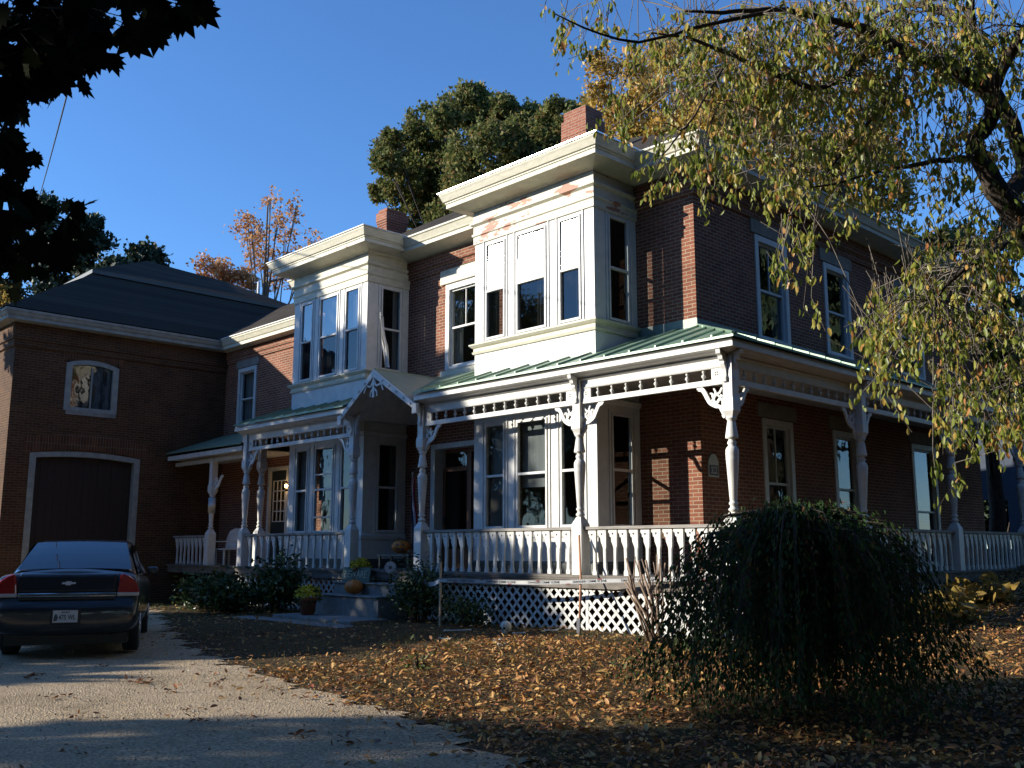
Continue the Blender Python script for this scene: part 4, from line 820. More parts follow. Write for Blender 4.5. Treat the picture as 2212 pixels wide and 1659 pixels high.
# ---- overhanging maple at the left, close to the camera
LM = thing('maple_tree', 'dark maple whose branches hang into the top left corner', 'tree', (-.2, -14.2, 0))
b = MB(); tb = Vector((-.6, -14.6, -.1)); b.tube([tb, tb+Vector((.1, .1, 2.5)), tb+Vector((.3, .5, 5)), tb+Vector((.6, 1.2, 8))], [.30, .24, .2, .12], 10)
MC = [(50, 50, 95, 4.6), (150, 55, 80, 4.8), (245, 40, 62, 4.5), (325, 18, 42, 4.4), (405, 6, 38, 4.5), (200, 100, 36, 4.6), (130, 140, 46, 4.9), (50, 150, 70, 5.1), (30, 215, 34, 5.2), (20, 300, 26, 5.4), (45, 345, 26, 5.4), (25, 395, 34, 5.5), (5, 440, 50, 5.4), (70, 455, 45, 5.6), (60, 530, 62, 5.6), (150, 500, 34, 5.8), (25, 575, 45, 5.8), (168, 442, 10, 5.7), (120, 560, 30, 5.9), (-60, 100, 90, 4.8), (-60, 300, 80, 5.4), (-60, 500, 80, 5.6), (120, -40, 90, 4.6), (300, -50, 60, 4.4), (420, -30, 40, 4.5)]
Ps = []; hub = at(-260, -60, 5.0)
b.tube([tb+Vector((.2, .4, 4.5)), (tb+Vector((.2, .4, 4.5))).lerp(hub, .6)+Vector((0, 0, .4)), hub], [.14, .10, .06], 7)
for px, py, rp, d in MC:
    e = at(px, py, d); m_ = hub.lerp(e, .5)+Vector((0, 0, .12))
    if px < 110 or py < 200: b.tube([hub, m_, e], [.010, .006, .002], 5, caps=False)
    for q in range(int(5+rp*rp*.0052)):
        a = random.uniform(0, 6.28); rr = rp*random.random()**.75*1.08; p = at(px+rr*math.cos(a), py+rr*math.sin(a), d+random.uniform(-.35, .35)); Ps.append(tuple(p))
        if q % 3 == 0 and (px < 110 or py < 200): b.tube([m_.lerp(e, .7), p], [.004, .002], 3, caps=False)
b.build('trunk', 'bark', LM, fix=False); P = np.array(Ps); n = len(P); D = rdir(n)*.7; D[:, 2] -= .7; Nn = rdir(n)*.8+np.array(-FW)
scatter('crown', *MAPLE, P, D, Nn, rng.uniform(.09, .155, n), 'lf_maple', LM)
# ---- weeping cherry at the right
CH = thing('cherry_tree', 'weeping cherry with hanging green and yellow leaves across the upper right', 'tree', (6.0, -2.4, .1))
b = MB()
L1 = [(2430, 1300, 7.6), (2360, 800, 7.6), (2250, 540, 7.6), (2166, 434, 7.5), (2132, 370, 7.5), (2106, 322, 7.5), (2114, 290, 7.5), (2144, 250, 7.5), (2141, 210, 7.4), (2107, 181, 7.4), (2062, 145, 7.3), (2008, 131, 7.2), (1953, 112, 7.1), (1926, 98, 7.1), (1899, 77, 7.0), (1859, 59, 7.0), (1800, 44, 6.9), (1741, 30, 6.8), (1660, 20, 6.7), (1560, 28, 6.6), (1450, 20, 6.5)]
RD = [.20, .17, .13, .085, .075, .07, .06, .062, .058, .066, .06, .052, .045, .04, .034, .03, .026, .022, .018, .013, .006]
jit = lambda v, s: Vector((v.x+random.uniform(-s, s), v.y+random.uniform(-s, s), v.z+random.uniform(-s, s)))
def smooth(pts, rd):
    P = [at(*p) for p in pts]; P = [P[0]]+P+[P[-1]]; rd = [rd[0]]+rd+[rd[-1]]; o, r = [], []
    for k in range(1, len(P)-2):
        for t_ in (0, .33, .67):
            a, b_, c, d = P[k-1:k+3]; o.append(jit(.5*((2*b_)+(c-a)*t_+(2*a-5*b_+4*c-d)*t_*t_+(3*b_-a-3*c+d)*t_**3), .006)); r.append((rd[k]+(rd[k+1]-rd[k])*t_)*random.uniform(.9, 1.12))
    return o, r
LIMB = []
for pts, rd in ((L1, RD), ([(2166, 434, 7.5), (2212, 370, 7.8), (2186, 271, 7.8), (2157, 217, 7.8), (2130, 160, 7.7), (2114, 110, 7.6), (2100, 60, 7.6), (2095, -60, 7.6)], [.08, .065, .06, .055, .045, .04, .035, .03]),
                ([(2141, 210, 7.4), (2180, 120, 7.0), (2230, 40, 6.6)], [.05, .04, .03]),
                ([(2107, 340, 7.5), (2050, 345, 7.2), (1990, 352, 7.0), (1900, 372, 6.8), (1790, 400, 6.7), (1700, 415, 6.6)], [.03, .024, .018, .013, .009, .004]),
                ([(1899, 77, 7.0), (1830, 160, 6.9), (1760, 190, 6.8), (1650, 150, 6.7), (1560, 110, 6.6), (1480, 80, 6.5), (1380, 70, 6.4)], [.03, .024, .02, .018, .014, .01, .004]),
                ([(1953, 112, 7.1), (1930, 190, 7.4), (1880, 260, 7.5), (1810, 340, 7.6), (1770, 400, 7.6)], [.03, .022, .016, .011, .005]),
                ([(1700, 20, 6.7), (1500, 60, 6.4), (1380, 90, 6.2), (1260, 60, 6.1), (1180, 15, 6.0)], [.016, .012, .009, .006, .003]),
                ([(2100, 60, 7.6), (2000, 10, 8.2), (1900, 30, 8.6), (1800, 110, 8.8), (1700, 180, 9.)], [.035, .028, .02, .014, .006]),
                ([(2212, 500, 7.6), (2120, 560, 7.2), (2060, 600, 7.0), (2010, 660, 7.0)], [.03, .02, .014, .008]),
                ([(1560, 150, 6.7), (1500, 250, 6.5), (1460, 300, 6.4), (1420, 350, 6.3)], [.01, .008, .006, .003])):
    o, r = smooth(pts, rd); b.tube(o, r, 9 if r[0] > .04 else 6); LIMB += [(p, q) for p, q in zip(o, r)]
LPn = np.array([tuple(p) for p, q in LIMB])
REG = [(1780, 100, 370, 110, 330), (1950, 60, 260, 120, 130), (1560, 200, 190, 130, 70), (1780, 265, 230, 115, 125), (1680, 365, 120, 65, 32), (1780, 430, 90, 100, 24), (1720, 540, 45, 80, 12), (1960, 300, 170, 150, 70), (2130, 160, 120, 160, 80), (2120, 420, 110, 130, 60), (2060, 620, 130, 110, 84), (1960, 700, 90, 90, 50), (1890, 660, 45, 60, 20), (1900, 760, 40, 60, 16), (2130, 760, 100, 110, 60), (2090, 870, 90, 70, 34), (2170, 900, 60, 80, 24), (1400, 60, 200, 50, 36), (1250, 30, 90, 50, 9), (1370, 210, 60, 80, 10), (1420, 370, 60, 30, 5), (1535, 380, 50, 60, 7), (1745, 660, 12, 40, 2), (2060, 970, 50, 40, 5), (1330, 250, 60, 40, 4), (1510, 300, 90, 50, 16), (1920, 850, 20, 30, 3), (2060, 1020, 12, 14, 1)]
Ps, Ds = [], []; b.build('trunk', 'bark', CH, fix=False); b = MB()
for cx, cy, rx, ry, cnt in REG:
    for q in range(int(cnt*1.0+.5)):
        a = random.uniform(0, 6.28); rr = math.sqrt(random.random()); px, py = cx+rx*rr*math.cos(a), cy+ry*rr*math.sin(a); d = random.uniform(6.2, 8.6)
        if px > 2300: continue
        s = at(px, py, d); near_ = LPn[np.argmin(((LPn-np.array(s))**2).sum(1)+4*np.maximum(0, s.z-LPn[:, 2]-.0)**2)]; j = Vector(near_)
        ln = random.uniform(.08, .27); side = Vector((random.gauss(0, .09), random.gauss(0, .09), 0)); e = s+Vector((0, 0, -ln))+side
        if (s-j).length < 1.8 and q % 3 == 0: mm = j.lerp(s, .5)+Vector((0, 0, .10*(s-j).length)); b.tube([j, mm, s, e], [.006, .0045, .003, .0015], 3, caps=False)
        else: up_ = s+Vector((random.gauss(0, .1), random.gauss(0, .1), random.uniform(.1, .35))); b.tube([up_, s, e], [.004, .003, .0015], 3, caps=False)
        for k in range(random.randint(6, 13)):
            u = random.random(); p = s.lerp(e, u)+Vector((random.gauss(0, .025), random.gauss(0, .025), random.gauss(0, .02))); Ps.append(tuple(p)); Ds.append((random.gauss(0, .35), random.gauss(0, .35), -1))
b.build('twigs', 'bark2', CH, fix=False); P = np.array(Ps); D = np.array(Ds); n = len(P)
scatter('crown', *LEAF, P, D, rdir(n), rng.uniform(.045, .078, n), 'lf_cherry', CH)
# ---- weeping shrub tree in front of the porch corner
WB = Vector((3.25, -3.95, gz(3.25, -3.95))); WT = thing('weeping_shrub', 'dome-shaped weeping shrub with dark leaves trailing to the lawn', 'shrub', WB)
b = MB(); b.tube([WB+Vector((0, 0, -.1)), WB+Vector((.03, .02, .7)), WB+Vector((0, 0, 1.45))], [.07, .055, .045], 8); Ps, Ds = [], []
for k in range(215):
    a = random.uniform(0, 6.283); sx = 1.0
    R_ = random.choice((.35, .6, .8, 1.0, 1.2, 1.42, 1.56))*random.uniform(.9, 1.08); hgt = 1.70+.10*math.sin(a*3+1)+random.uniform(-.06, .06)-.14*(R_ > 1.2)*random.random(); zend = random.uniform(.05, .40) if R_ > .6 else random.uniform(.1, .8)
    ra_, ua = RT*math.cos(a)+Vector((F0.x, F0.y, 0))*math.sin(a), 0
    pts = [WB+Vector((0, 0, 1.42)), WB+ra_*R_*.3+Vector((0, 0, hgt)), WB+ra_*R_*.52+Vector((0, 0, hgt-.04)), WB+ra_*R_*.70+Vector((0, 0, hgt*.80)), WB+ra_*R_*(.84)+Vector((0, 0, hgt*.48)), WB+ra_*R_*1.05+Vector((0, 0, zend))]
    b.tube(pts, [.014, .010, .006, .004, .003, .0015], 4, caps=False)
    for q in range(95):
        u = random.random()**.8*5; i = min(4, int(u)); p = pts[i].lerp(pts[i+1], u-i); Ps.append((p.x+random.gauss(0, .045), p.y+random.gauss(0, .045), p.z+random.gauss(0, .04))); Ds.append((ra_.x*.4+random.gauss(0, .3), ra_.y*.4+random.gauss(0, .3), -1 if i > 0 else random.gauss(0, .5)))
    for q in range(5):   # hanging side strands
        i = random.choice((1, 2, 2, 3, 3)); p = pts[i].lerp(pts[i+1], random.random()); ln = min(p.z-.15, random.uniform(.3, 1.3)); b.tube([p, p+Vector((0, 0, -ln))], [.003, .001], 3, caps=False)
        for _ in range(int(max(0, ln)*22)): Ps.append((p.x+random.gauss(0, .03), p.y+random.gauss(0, .03), max(.12, p.z-random.random()*ln))); Ds.append((random.gauss(0, .3), random.gauss(0, .3), -1))
b.build('trunk', 'bark', WT, fix=False); P = np.array(Ps); n = len(P)
scatter('foliage', *LEAF, P, np.array(Ds), rdir(n), rng.uniform(.035, .062, n), 'lf_weep', WT)
# ---- shrubs at the porch
def shrub(name, label, c, rad, h, n, size, mat, stems=14, tip=True, cat='shrub', droop=-.4):
    c = Vector((c[0], c[1], gz(c[0], c[1]))); t_ = thing(name, label, cat, c); b = MB(); Ps, Ds = [], []
    for k in range(stems):
        a = random.uniform(0, 6.28); r = rad[0]*math.sqrt(random.random()); e = c+Vector((math.cos(a)*r, math.sin(a)*r*rad[1]/rad[0], h*random.uniform(.45, 1)*(1-.45*(r/rad[0])**2))); s = c+Vector((math.cos(a)*r*.3, math.sin(a)*r*.3, -.03)); m_ = s.lerp(e, .55)+Vector((0, 0, .05))
        b.tube([s, m_, e], [.012, .009, .004], 5, caps=False)
        for q in range(n//stems):
            u = .25+.75*random.random()**.6; p = m_.lerp(e, (u-.55)/.45) if u > .55 else s.lerp(m_, u/.55); sp = .05+.16*u; Ps.append((p.x+random.gauss(0, sp), p.y+random.gauss(0, sp), max(c.z+.03, p.z+random.gauss(0, sp*.6)))); Ds.append((random.gauss(0, .8), random.gauss(0, .8), -droop+random.gauss(0, .4)))
    b.build('stem', 'bark', t_, fix=False); scatter('foliage', *LEAF, np.array(Ps), np.array(Ds), rdir(len(Ps)), size*rng.uniform(.7, 1.2, len(Ps)), mat, t_); return t_
shrub('rhododendron', 'broad rhododendron with a sunlit left edge before the left porch rail', (-12.3, -1.5), (1.25, .7), .85, 3600, .13, 'lf_rhodo', 34)
shrub('rhododendron', 'taller rhododendron rising against the left porch railing', (-10.9, -.95), (.75, .45), 1.25, 2200, .13, 'lf_rhodo', 22)
shrub('climbing_plant', 'leafy vine spilling down the right side of the front steps', (-6.55, -.62), (.55, .35), 1.25, 2600, .075, 'lf_rhodo', 26, droop=.3)
shrub('perennial_plant', 'low dark leafy plant against the middle of the lattice', (-5.1, -.55), (.55, .25), .55, 900, .07, 'lf_rhodo', 14)
shrub('hosta', 'yellowed hosta leaves right of the weeping shrub', (1.6, 3.2), (.6, .6), .38, 260, .24, 'lf_hosta', 14, cat='plant', droop=.2)
shrub('hosta', 'second clump of yellowing hosta farther back by the side lattice', (1.3, 5.2), (.6, .6), .40, 240, .24, 'lf_hosta', 14, cat='plant', droop=.2)
shrub('weed', 'small pale green weed in the leaves near the yellow lawn edge', (-1.6, -4.5), (.12, .12), .22, 40, .09, 'lf_grass', 6, cat='plant')
shrub('weed', 'pale green seedling left of the weeping shrub', (1.15, -3.4), (.15, .15), .25, 60, .08, 'lf_grass', 6, cat='plant')
CS = Vector((-.85, -.75, gz(-.85, -.75))); ct = thing('pruned_shrub', 'bare cut-back stems of a shrub against the white lattice', 'shrub', CS)
for k in range(17):
    b = MB(); a = random.uniform(0, 6.28); r = random.uniform(.05, .45); h = random.uniform(.75, 1.28); dx = RT*(math.cos(a)*r-.16)+Vector((F0.x, F0.y, 0))*math.sin(a)*r*.5; s = CS+Vector((random.gauss(0, .06), random.gauss(0, .06), -.05)); e = CS+dx+Vector((0, 0, h)); m_ = s.lerp(e, .5)+Vector((random.gauss(0, .03), random.gauss(0, .03), 0)); rr = random.uniform(.013, .022)
    b.tube([s, m_, e], [rr*1.2, rr, rr*.8], 6)
    if k % 3 == 0: b.tube([m_.lerp(e, .4), e+Vector((random.gauss(0, .12), random.gauss(0, .12), .02))], [rr*.6, rr*.4], 5)
    b.build('stem', 'stick', ct, fix=False)
# ---- trees along the street side, outside the picture: they throw the long shadows
HV = Vector((-.87, -1, 0)).normalized(); RV = Vector((-HV.y, HV.x, 0)); TE = LD.z/math.hypot(LD.x, LD.y)
def inpoly(u, z, poly):
    c = False; n = len(poly)
    for i in range(n):
        (x0, y0), (x1, y1) = poly[i], poly[i-1]
        if (y0 > z) != (y1 > z) and u < (x1-x0)*(z-y0)/(y1-y0)+x0: c = not c
    return c
def shadow_tree(label, polys, n, S0, trunks, size=.34, spread=2.2):
    base = HV*S0+RV*trunks[0][0]; t_ = thing('unseen_tree', label, 'tree', (base.x, base.y, 0), 'trees along the street side'); b = MB()
    for u, top in trunks: q = HV*S0+RV*u; b.tube([(q.x, q.y, -.1), (q.x+.1, q.y, top*.5), (q.x, q.y, top)], [.32, .24, .1], 8)
    Ps = []
    for poly in polys:
        us = [p[0] for p in poly]; zs = [p[1] for p in poly]; k = 0; m_ = int(n/len(polys)); tries = 0
        while k < m_ and tries < 40*m_:
            tries += 1; u = random.uniform(min(us)-.4, max(us)+.4); z = random.uniform(min(zs)-.4, max(zs)+.4)
            if not inpoly(u+.35*math.sin(z*2.1)+.2*math.sin(z*5.3), z+.3*math.sin(u*1.9)+.18*math.sin(u*4.7), poly): continue
            S = S0+random.uniform(-spread, spread); zz = z+(S-25)*TE; p = HV*S+RV*u; Ps.append((p.x, p.y, zz)); k += 1
    b.build('trunk', 'bark', t_, fix=False); P = np.array(Ps); scatter('crown', *CARD, P, rdir(len(P)), rdir(len(P)), size*rng.uniform(.6, 1.3, len(P)), 'lf_green', t_)
PB_ = [(-8, 5.6), (-10, 6.0), (-11.2, 8), (-11.6, 10.5), (-11, 14), (-9.7, 14.4), (-8.6, 13.3), (-7, 12.9), (-5.4, 12.4), (-4.5, 10.6), (-3.2, 9.0), (-2.2, 8.1), (-1.1, 7.1), (.7, 6.2), (2.1, 5.9), (2.3, 5.1), (2.0, 3.4), (-4, 3.4), (-8, 4.0), (-8.3, 5.0)]
PA_ = [(5.1, 2.0), (5.3, 6.2), (5.2, 7.4), (5.2, 7.9), (4.5, 8.4), (4.4, 10.3), (6, 10.2), (7.9, 9.9), (8.5, 12.4), (11, 12.8), (13, 14.5), (20, 14), (22, 8), (22, 2)]
shadow_tree('broad street tree left of the camera shading the entry', [PB_], 19000, 25, [(-6, 10), (-2.5, 6)])
shadow_tree('street tree by the camera shading the near lawn', [PA_], 36000, 24, [(7, 8), (14, 10)])
def roundtree(label, x, y, h, r, n, mat='lf_green'):  # trees out of view, most of them added to cut sky fill
    t_ = thing('unseen_tree', label, 'tree', (x, y, 0), 'trees around the yard'); lobes = [((x+random.gauss(0, r*.45), y+random.gauss(0, r*.45), h*random.uniform(.4, .85)), (r*.55, r*.55, h*.22)) for _ in range(8)]
    b = MB(); limbs(b, (x, y, -.1), (x, y, h*.85), lobes, .3); b.build('trunk', 'bark', t_, fix=False); crown('crown', t_, lobes, n, .6, 'lf_pine' if mat == 'lf_green' else mat, clump=14, shell=.3)
# unseen canopy added to the maple above and behind the camera, blocking sky fill
lob = [(tuple(HV*S+RV*u+Vector((0, 0, z))), (2.6, 2.6, 1.7)) for S, u, z in ((9, 15, 8), (12, 16, 9), (14, 15.5, 9.5), (8, 16, 8.5), (11, 19, 9), (5, 19, 8.5), (1, 21, 8), (15, 17, 10))]
lob += [(tuple(HV*(S+random.uniform(-.6, .6))+RV*(u+random.uniform(-.6, .6))+Vector((0, 0, max(9.6, 16.9-(25-S)*TE)+random.uniform(0, .6)))), (2.5, 2.5, .9)) for S in (-3, 0.5, 4, 7.5, 11, 14) for u in (4.2, 7.2, 10.4, 13.6, 16.8)]
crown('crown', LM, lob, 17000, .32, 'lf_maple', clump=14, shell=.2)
for k in range(37):     # belt of unseen trees added to block sky fill, lower towards the sun
    a = R(-200+k*7.6); Rr = 34+5*math.sin(k*2.4); x, y = 2+Rr*math.cos(a), -4+Rr*math.sin(a); v = Vector((x, y, 0)); S = v.dot(HV); u = v.dot(RV)
    if x < -18 and y > -6: continue
    hmax = 25 if not (-23 < u < 21 and S > 0) else max(4.5, 4.6+(S-25)*TE-1.5)
    if k % 2 == 0 and hmax > 15: hmax = 19
    if hmax < 6: continue
    t_ = thing('sky_blocker_tree', 'tall unseen tree added around the yard to block sky light', 'tree', (x, y, 0), 'added belt of trees blocking sky light'); rr = hmax*.3
    lobes = [((x+random.gauss(0, rr*.6), y+random.gauss(0, rr*.6), hmax*random.uniform(.25, .78)), (rr*.75, rr*.75, hmax*.2)) for _ in range(8)]
    b = MB(); b.tube([(x, y, -.1), (x, y, hmax*.8)], [.35, .12], 7); b.build('trunk', 'bark', t_, fix=False); crown('crown', t_, lobes, 3600, 1.1, 'lf_pine', clump=14, shell=.3)
roundtree('unseen tree added behind the camera to cut sky light', 16, -32, 13, 7, 3500); roundtree('unseen tree added behind the camera on the right to cut sky light', 27, -18, 20, 9, 6500); roundtree('unseen tree added beyond the side yard to cut sky light', 25, -3, 19, 9, 6500)
roundtree('thin tree in the side yard', 24, 18, 11, 5, 500, 'lf_pine'); roundtree('tree in the back of the side yard', 24, 20, 16, 8, 4500); roundtree('unseen tree added far behind the camera to cut sky light', 4, -42, 14, 8, 3500)
# ================================================================== THE CAR
CO = Vector((-6.0, -7.11, .03)); CF = Vector((-.9, .44, 0)).normalized(); CL = Vector((-CF.y, CF.x, 0))
car = thing('parked_car', 'dark blue-grey sedan parked in the drive with its back to the camera', 'car', CO+CF*2.5)
TC = lambda x, y, z: CO+CF*x+CL*y+Vector((0, 0, z*1.04))
b = MB(); b.T = TC; b.smooth = True
STN = [(0, .74, .42, .60, .60), (.02, .84, .36, .68, .68), (.07, .90, .31, .73, .73), (.10, .905, .30, .78, .80), (.115, .91, .30, .95, 1.00), (.16, .915, .29, 1.06, 1.12), (.25, .92, .28, 1.085, 1.155), (.6, .925, .24, 1.085, 1.16), (1.2, .93, .22, 1.06, 1.12), (2.2, .93, .22, 1.02, 1.05), (3.4, .93, .22, .99, 1.02), (3.9, .925, .24, .97, 1.02), (4.4, .915, .26, .88, .92), (4.8, .88, .30, .74, .78), (5.0, .80, .34, .62, .64), (5.06, .66, .40, .56, .56)]
rings = []
for x, w_, zs, zt, zc in STN:
    H = [(0, zs), (.6*w_, zs), (.90*w_, zs+.03), (.975*w_, zs+.12), (w_, (zs+zt)/2+.02), (.985*w_, zt-.12 if zt-zs > .35 else zt-.06), (.955*w_, zt-.03), (.88*w_, zt), (.45*w_, (zt+zc)/2+.01), (0, zc)]
    ring = [b.V((x, y, z)) for y, z in H]+[b.V((x, -y, z)) for y, z in H[-2:0:-1]]; rings.append(ring)
n = len(rings[0])
for A, B in zip(rings, rings[1:]):
    for k in range(n): b.F((A[k], A[(k+1) % n], B[(k+1) % n], B[k]))
b.F(rings[0][::-1]); b.F(rings[-1])
body = b.build('body', 'paint', car)
md = body.modifiers.new('round', 'SUBSURF'); md.levels = 2; md.render_levels = 2
b = MB(); b.T = TC; b.smooth = True   # cabin
CB = [(.78, .80, 1.11), (1.60, .665, 1.475), (2.2, .665, 1.53), (2.9, .66, 1.50), (3.75, .78, 1.0)]
rr_ = []
for x, w_, z in CB: rr_.append([b.V((x, y, zz)) for y, zz in ((-w_*1.0, z-.03), (-w_*.9, z+.005), (0, z+.02), (w_*.9, z+.005), (w_, z-.03))])
for A, B in zip(rr_, rr_[1:]):
    for k in range(4): b.F((A[k], A[k+1], B[k+1], B[k]))
for s_ in (1, -1):
    lo = [b.V((x, .845*s_, 1.02)) for x in (.6, 1.5, 2.2, 2.9, 3.85)]; up = [r[4 if s_ > 0 else 0] for r in rr_]
    for k in range(4): b.F((lo[k], lo[k+1], up[k+1], up[k]))
b.build('roof', 'paint', car)
def lp(a, c, t_): return tuple(a[i]+(c[i]-a[i])*t_ for i in range(3))
b = MB(); b.T = TC; o_ = .012
def rwpt(t_, s_, w_): x = .82+(1.575-.82)*t_; z = 1.137+(1.49-1.137)*t_+.004; return (x-.012, s_*(w_+( .64-w_)*t_), z+o_)
N_ = 8
for i in range(N_):
    for j in range(4):
        q = []
        for ii, jj in ((i, j), (i+1, j), (i+1, j+1), (i, j+1)):
            s_ = -1+2*ii/N_; t_ = jj/4; wd = .76+(.625-.76)*t_; x = .80+.785*t_; z = 1.118+.372*t_+.012*math.sin(math.pi*t_)+.018*(1-s_*s_)+.012; q.append((x-.01, wd*s_, z))
        b.smooth = True; b.face(q)
b.build('rear_window', 'carglass', car, fix=False)
for s_ in (1, -1):
    b = MB(); b.T = TC
    for x0, x1, u0, u1 in ((1.12, 2.15, 1.52, 2.17), (2.22, 3.38, 2.22, 2.86)): b.face([(x0, .845*s_, 1.05), (x1, .84*s_, 1.04), (u1, .69*s_, 1.47), (u0, .69*s_, 1.46)])
    b.build('side_window', 'carglass', car, fix=False)
for s_ in (1, -1):
    b = MB(); b.T = TC; pf = [(.63, .80), (.915, .80), (.912, .87), (.885, .95), (.84, 1.01), (.77, 1.06), (.70, 1.085), (.665, 1.08), (.645, .95)]
    b.prism([(s_*a, z) for a, z in pf], .075, .26, lambda a, z, d: (d, a, z)); o = b.build('taillight', 'lens', car, bevel=.02)
    b = MB(); b.T = TC; b.box((.068, s_*.63, .79), (.24, s_*.918, .84)); b.build('reversing_lamp', 'lensclear', o, bevel=.012)
    b = MB(); b.T = TC; b.smooth = False; b.lathe((0, 0, 0), [(.0, 0)], 3) if False else None
    for xa in (1.05, 3.95):
        w_ = MB(); c = CO+CF*xa+CL*(s_*.80)+Vector((0, 0, .33)); w_.tube([c-CL*.11, c-CL*.09, c+CL*.09, c+CL*.11], [.30, .335, .335, .30], 28); wo_ = w_.build('wheel', 'tyre', car)
        q = MB(); q.tube([c+CL*s_*.112, c+CL*s_*.122], [.21, .19], 20); q.build('rim', 'chrome', wo_)
    q = MB(); q.T = TC; q.box((3.35, s_*.88, 1.0), (3.5, s_*1.05, 1.12)); q.build('wing_mirror', 'paint', car, bevel=.03)
b = MB(); b.T = TC; b.hexa([(.085, -.61, .85), (.20, -.61, .85), (.20, .61, .85), (.085, .61, .85), (.115, -.63, 1.075), (.25, -.63, 1.12), (.25, .63, 1.12), (.115, .63, 1.075)]); b.build('boot_lid', 'paint', car, bevel=.03)
b = MB(); b.T = TC; b.box((.055, -.60, .755), (.10, .60, .775)); b.build('bumper_gap', 'black', car)
b = MB(); b.T = TC; b.box((.062, -.62, .79), (.10, .62, .842)); b.build('chrome_strip', 'chrome', car, bevel=.012)
b = MB(); b.T = TC   # cross-shaped badge
b.prism([(-.085, -.012), (-.035, -.012), (-.035, -.026), (.03, -.026), (.03, -.012), (.085, -.012), (.095, .012), (.035, .012), (.035, .026), (-.03, .026), (-.03, .012), (-.078, .012)], .085, .108, lambda a, z, d: (d-.014+(z)*.14, -a, z+.965)); b.build('badge', 'plate', car)
b = MB(); b.T = TC; b.box((-.012, -.19, .44), (.02, .19, .64)); b.build('plate_recess', 'black', car, bevel=.01)
b = MB(); b.T = TC; b.box((-.02, -.155, .465), (-.010, .155, .62)); pl_ = b.build('licence_plate', 'plate', car)
uxc = -CL
put_text('475 WL', .092, TC(-.0215, -.025, .528), uxc, (0, 0, 1), 'platetext', pl_, sx=.70)
put_text('MAINE', .034, TC(-.0215, 0, .595), uxc, (0, 0, 1), 'platetext', pl_)
b = MB(); b.T = TC; b.prism([(.145, .48), (.10, .49), (.09, .53), (.105, .57), (.125, .575), (.14, .54)], -.0225, -.0205, lambda a, z, d: (d, a, z)); b.build('plate_emblem', 'slate', pl_)
b = MB(); b.T = TC; b.tube([(1.72, 0, 1.50), (1.66, 0, 1.60)], [.008, .003], 6); b.build('aerial', 'black', car)
b = MB(); b.T = TC; b.box((.30, -.78, .16), (4.6, .78, .30)); b.tube([(.08, -.55, .27), (.5, -.55, .27)], .03, 8); b.build('underbody', 'black', car)
# ================================================================== small things
# house number plaque
HP = thing('house_number_plaque', 'arched grey house number plaque reading 28 on the brick by the porch corner', 'sign', (-1.515, 1.75, 2.75))
# plaque is fixed to the side wall plane just round the corner
XP = XW+.012
def TP(u, d, z): return (XP+d, u, z)
PY = 2.06
b = MB(); b.T = TP; ol = [(-.15, 2.73), (.15, 2.73), (.15, 2.98)]+[(.15*math.cos(a)*(.99 if a < .3 or a > 2.84 else .86), 2.99+.14*math.sin(a)) for a in [k*math.pi/8 for k in range(0, 9)]]+[(-.15, 2.98)]
b.prism(ol, 0, .025, lambda a, z, d: (PY+a, d, z)); pb = b.build('board', 'bone', HP)
b = MB(); b.T = TP; b.box((PY-.13, .026, 2.755), (PY+.13, .030, 2.93)); b.build('panel', 'slate', pb)
b = MB(); b.T = TP; b.prism([(-.10, 2.78), (.10, 2.78), (.075, 2.84), (.10, 2.905), (-.10, 2.905), (-.075, 2.84)], .031, .034, lambda a, z, d: (PY+a, d, z)); b.build('ribbon', 'cloth', pb)
put_text('28', .105, (XP+.036, PY, 2.842), (0, 1, 0), (0, 0, 1), 'slate', pb)
# warning tape from a wooden stake to the porch corner
SK = Vector((-5.55, -.86, gz(-5.55, -.86))); st_ = thing('wooden_stake', 'thin wooden stake in the lawn holding the warning tape', 'stake', SK)
b = MB(); b.box((SK.x-.02, SK.y-.015, SK.z-.1), (SK.x+.02, SK.y+.015, 1.27)); b.build('post', 'timber', st_, bevel=.003)
TAPE = [(Vector((-5.55, -.885, .95)), 0), (Vector((-2.9, -.55, .905)), 2.67), (Vector((-.12, -.13, 1.115)), 5.5)]
def tape_pt(s):      # s metres along
    t_ = s/5.5; x = -5.55+5.43*t_; y = -.885+.755*t_; z = .95+.165*t_-.55*t_*(1-t_)*.42-.0; return Vector((x, y, z))
tp = thing('warning_tape', 'white danger crime scene tape sagging in front of the lattice', 'tape', (-2.9, -.5, .9))
def tapepos(s, v, off=0.): return tape_pt(s)+Vector((0, 0, v+.006*math.sin(s*2.2)))+Vector((.14, -.99, .02*math.sin(s*3)))*off
b = MB()
for k in range(66): s0, s1 = 5.5*k/66, 5.5*(k+1)/66; b.face([tapepos(s0, -.038), tapepos(s1, -.038), tapepos(s1, .038), tapepos(s0, .038)])
b.m = 1
for k in range(150):
    s0 = 5.5*k/150
    for v in (-.038, .026): b.face([tapepos(s0, v, .002), tapepos(s0+.016, v, .002), tapepos(s0+.028, v+.012, .002), tapepos(s0+.012, v+.012, .002)])
b.m = 2
for k in range(9): s0 = .35+.6*k; v = .022 if k % 2 else -.036; b.face([tapepos(s0, v, .0035), tapepos(s0+.07, v, .0035), tapepos(s0+.07, v+.014, .0035), tapepos(s0, v+.014, .0035)])
tb_ = b.build('band', ['cloth', 'black', 'red'], tp, fix=False)
for k in range(6):
    me = text_mesh('DANGER! CRIME SCENE', .048); s0 = .50+.9*k
    for v in me.vertices: v.co = tapepos(s0+v.co.x*1.25, v.co.y*1.0, .003+abs(v.co.z))
    me.materials.append(M['platetext']); link('lettering', me, tb_)
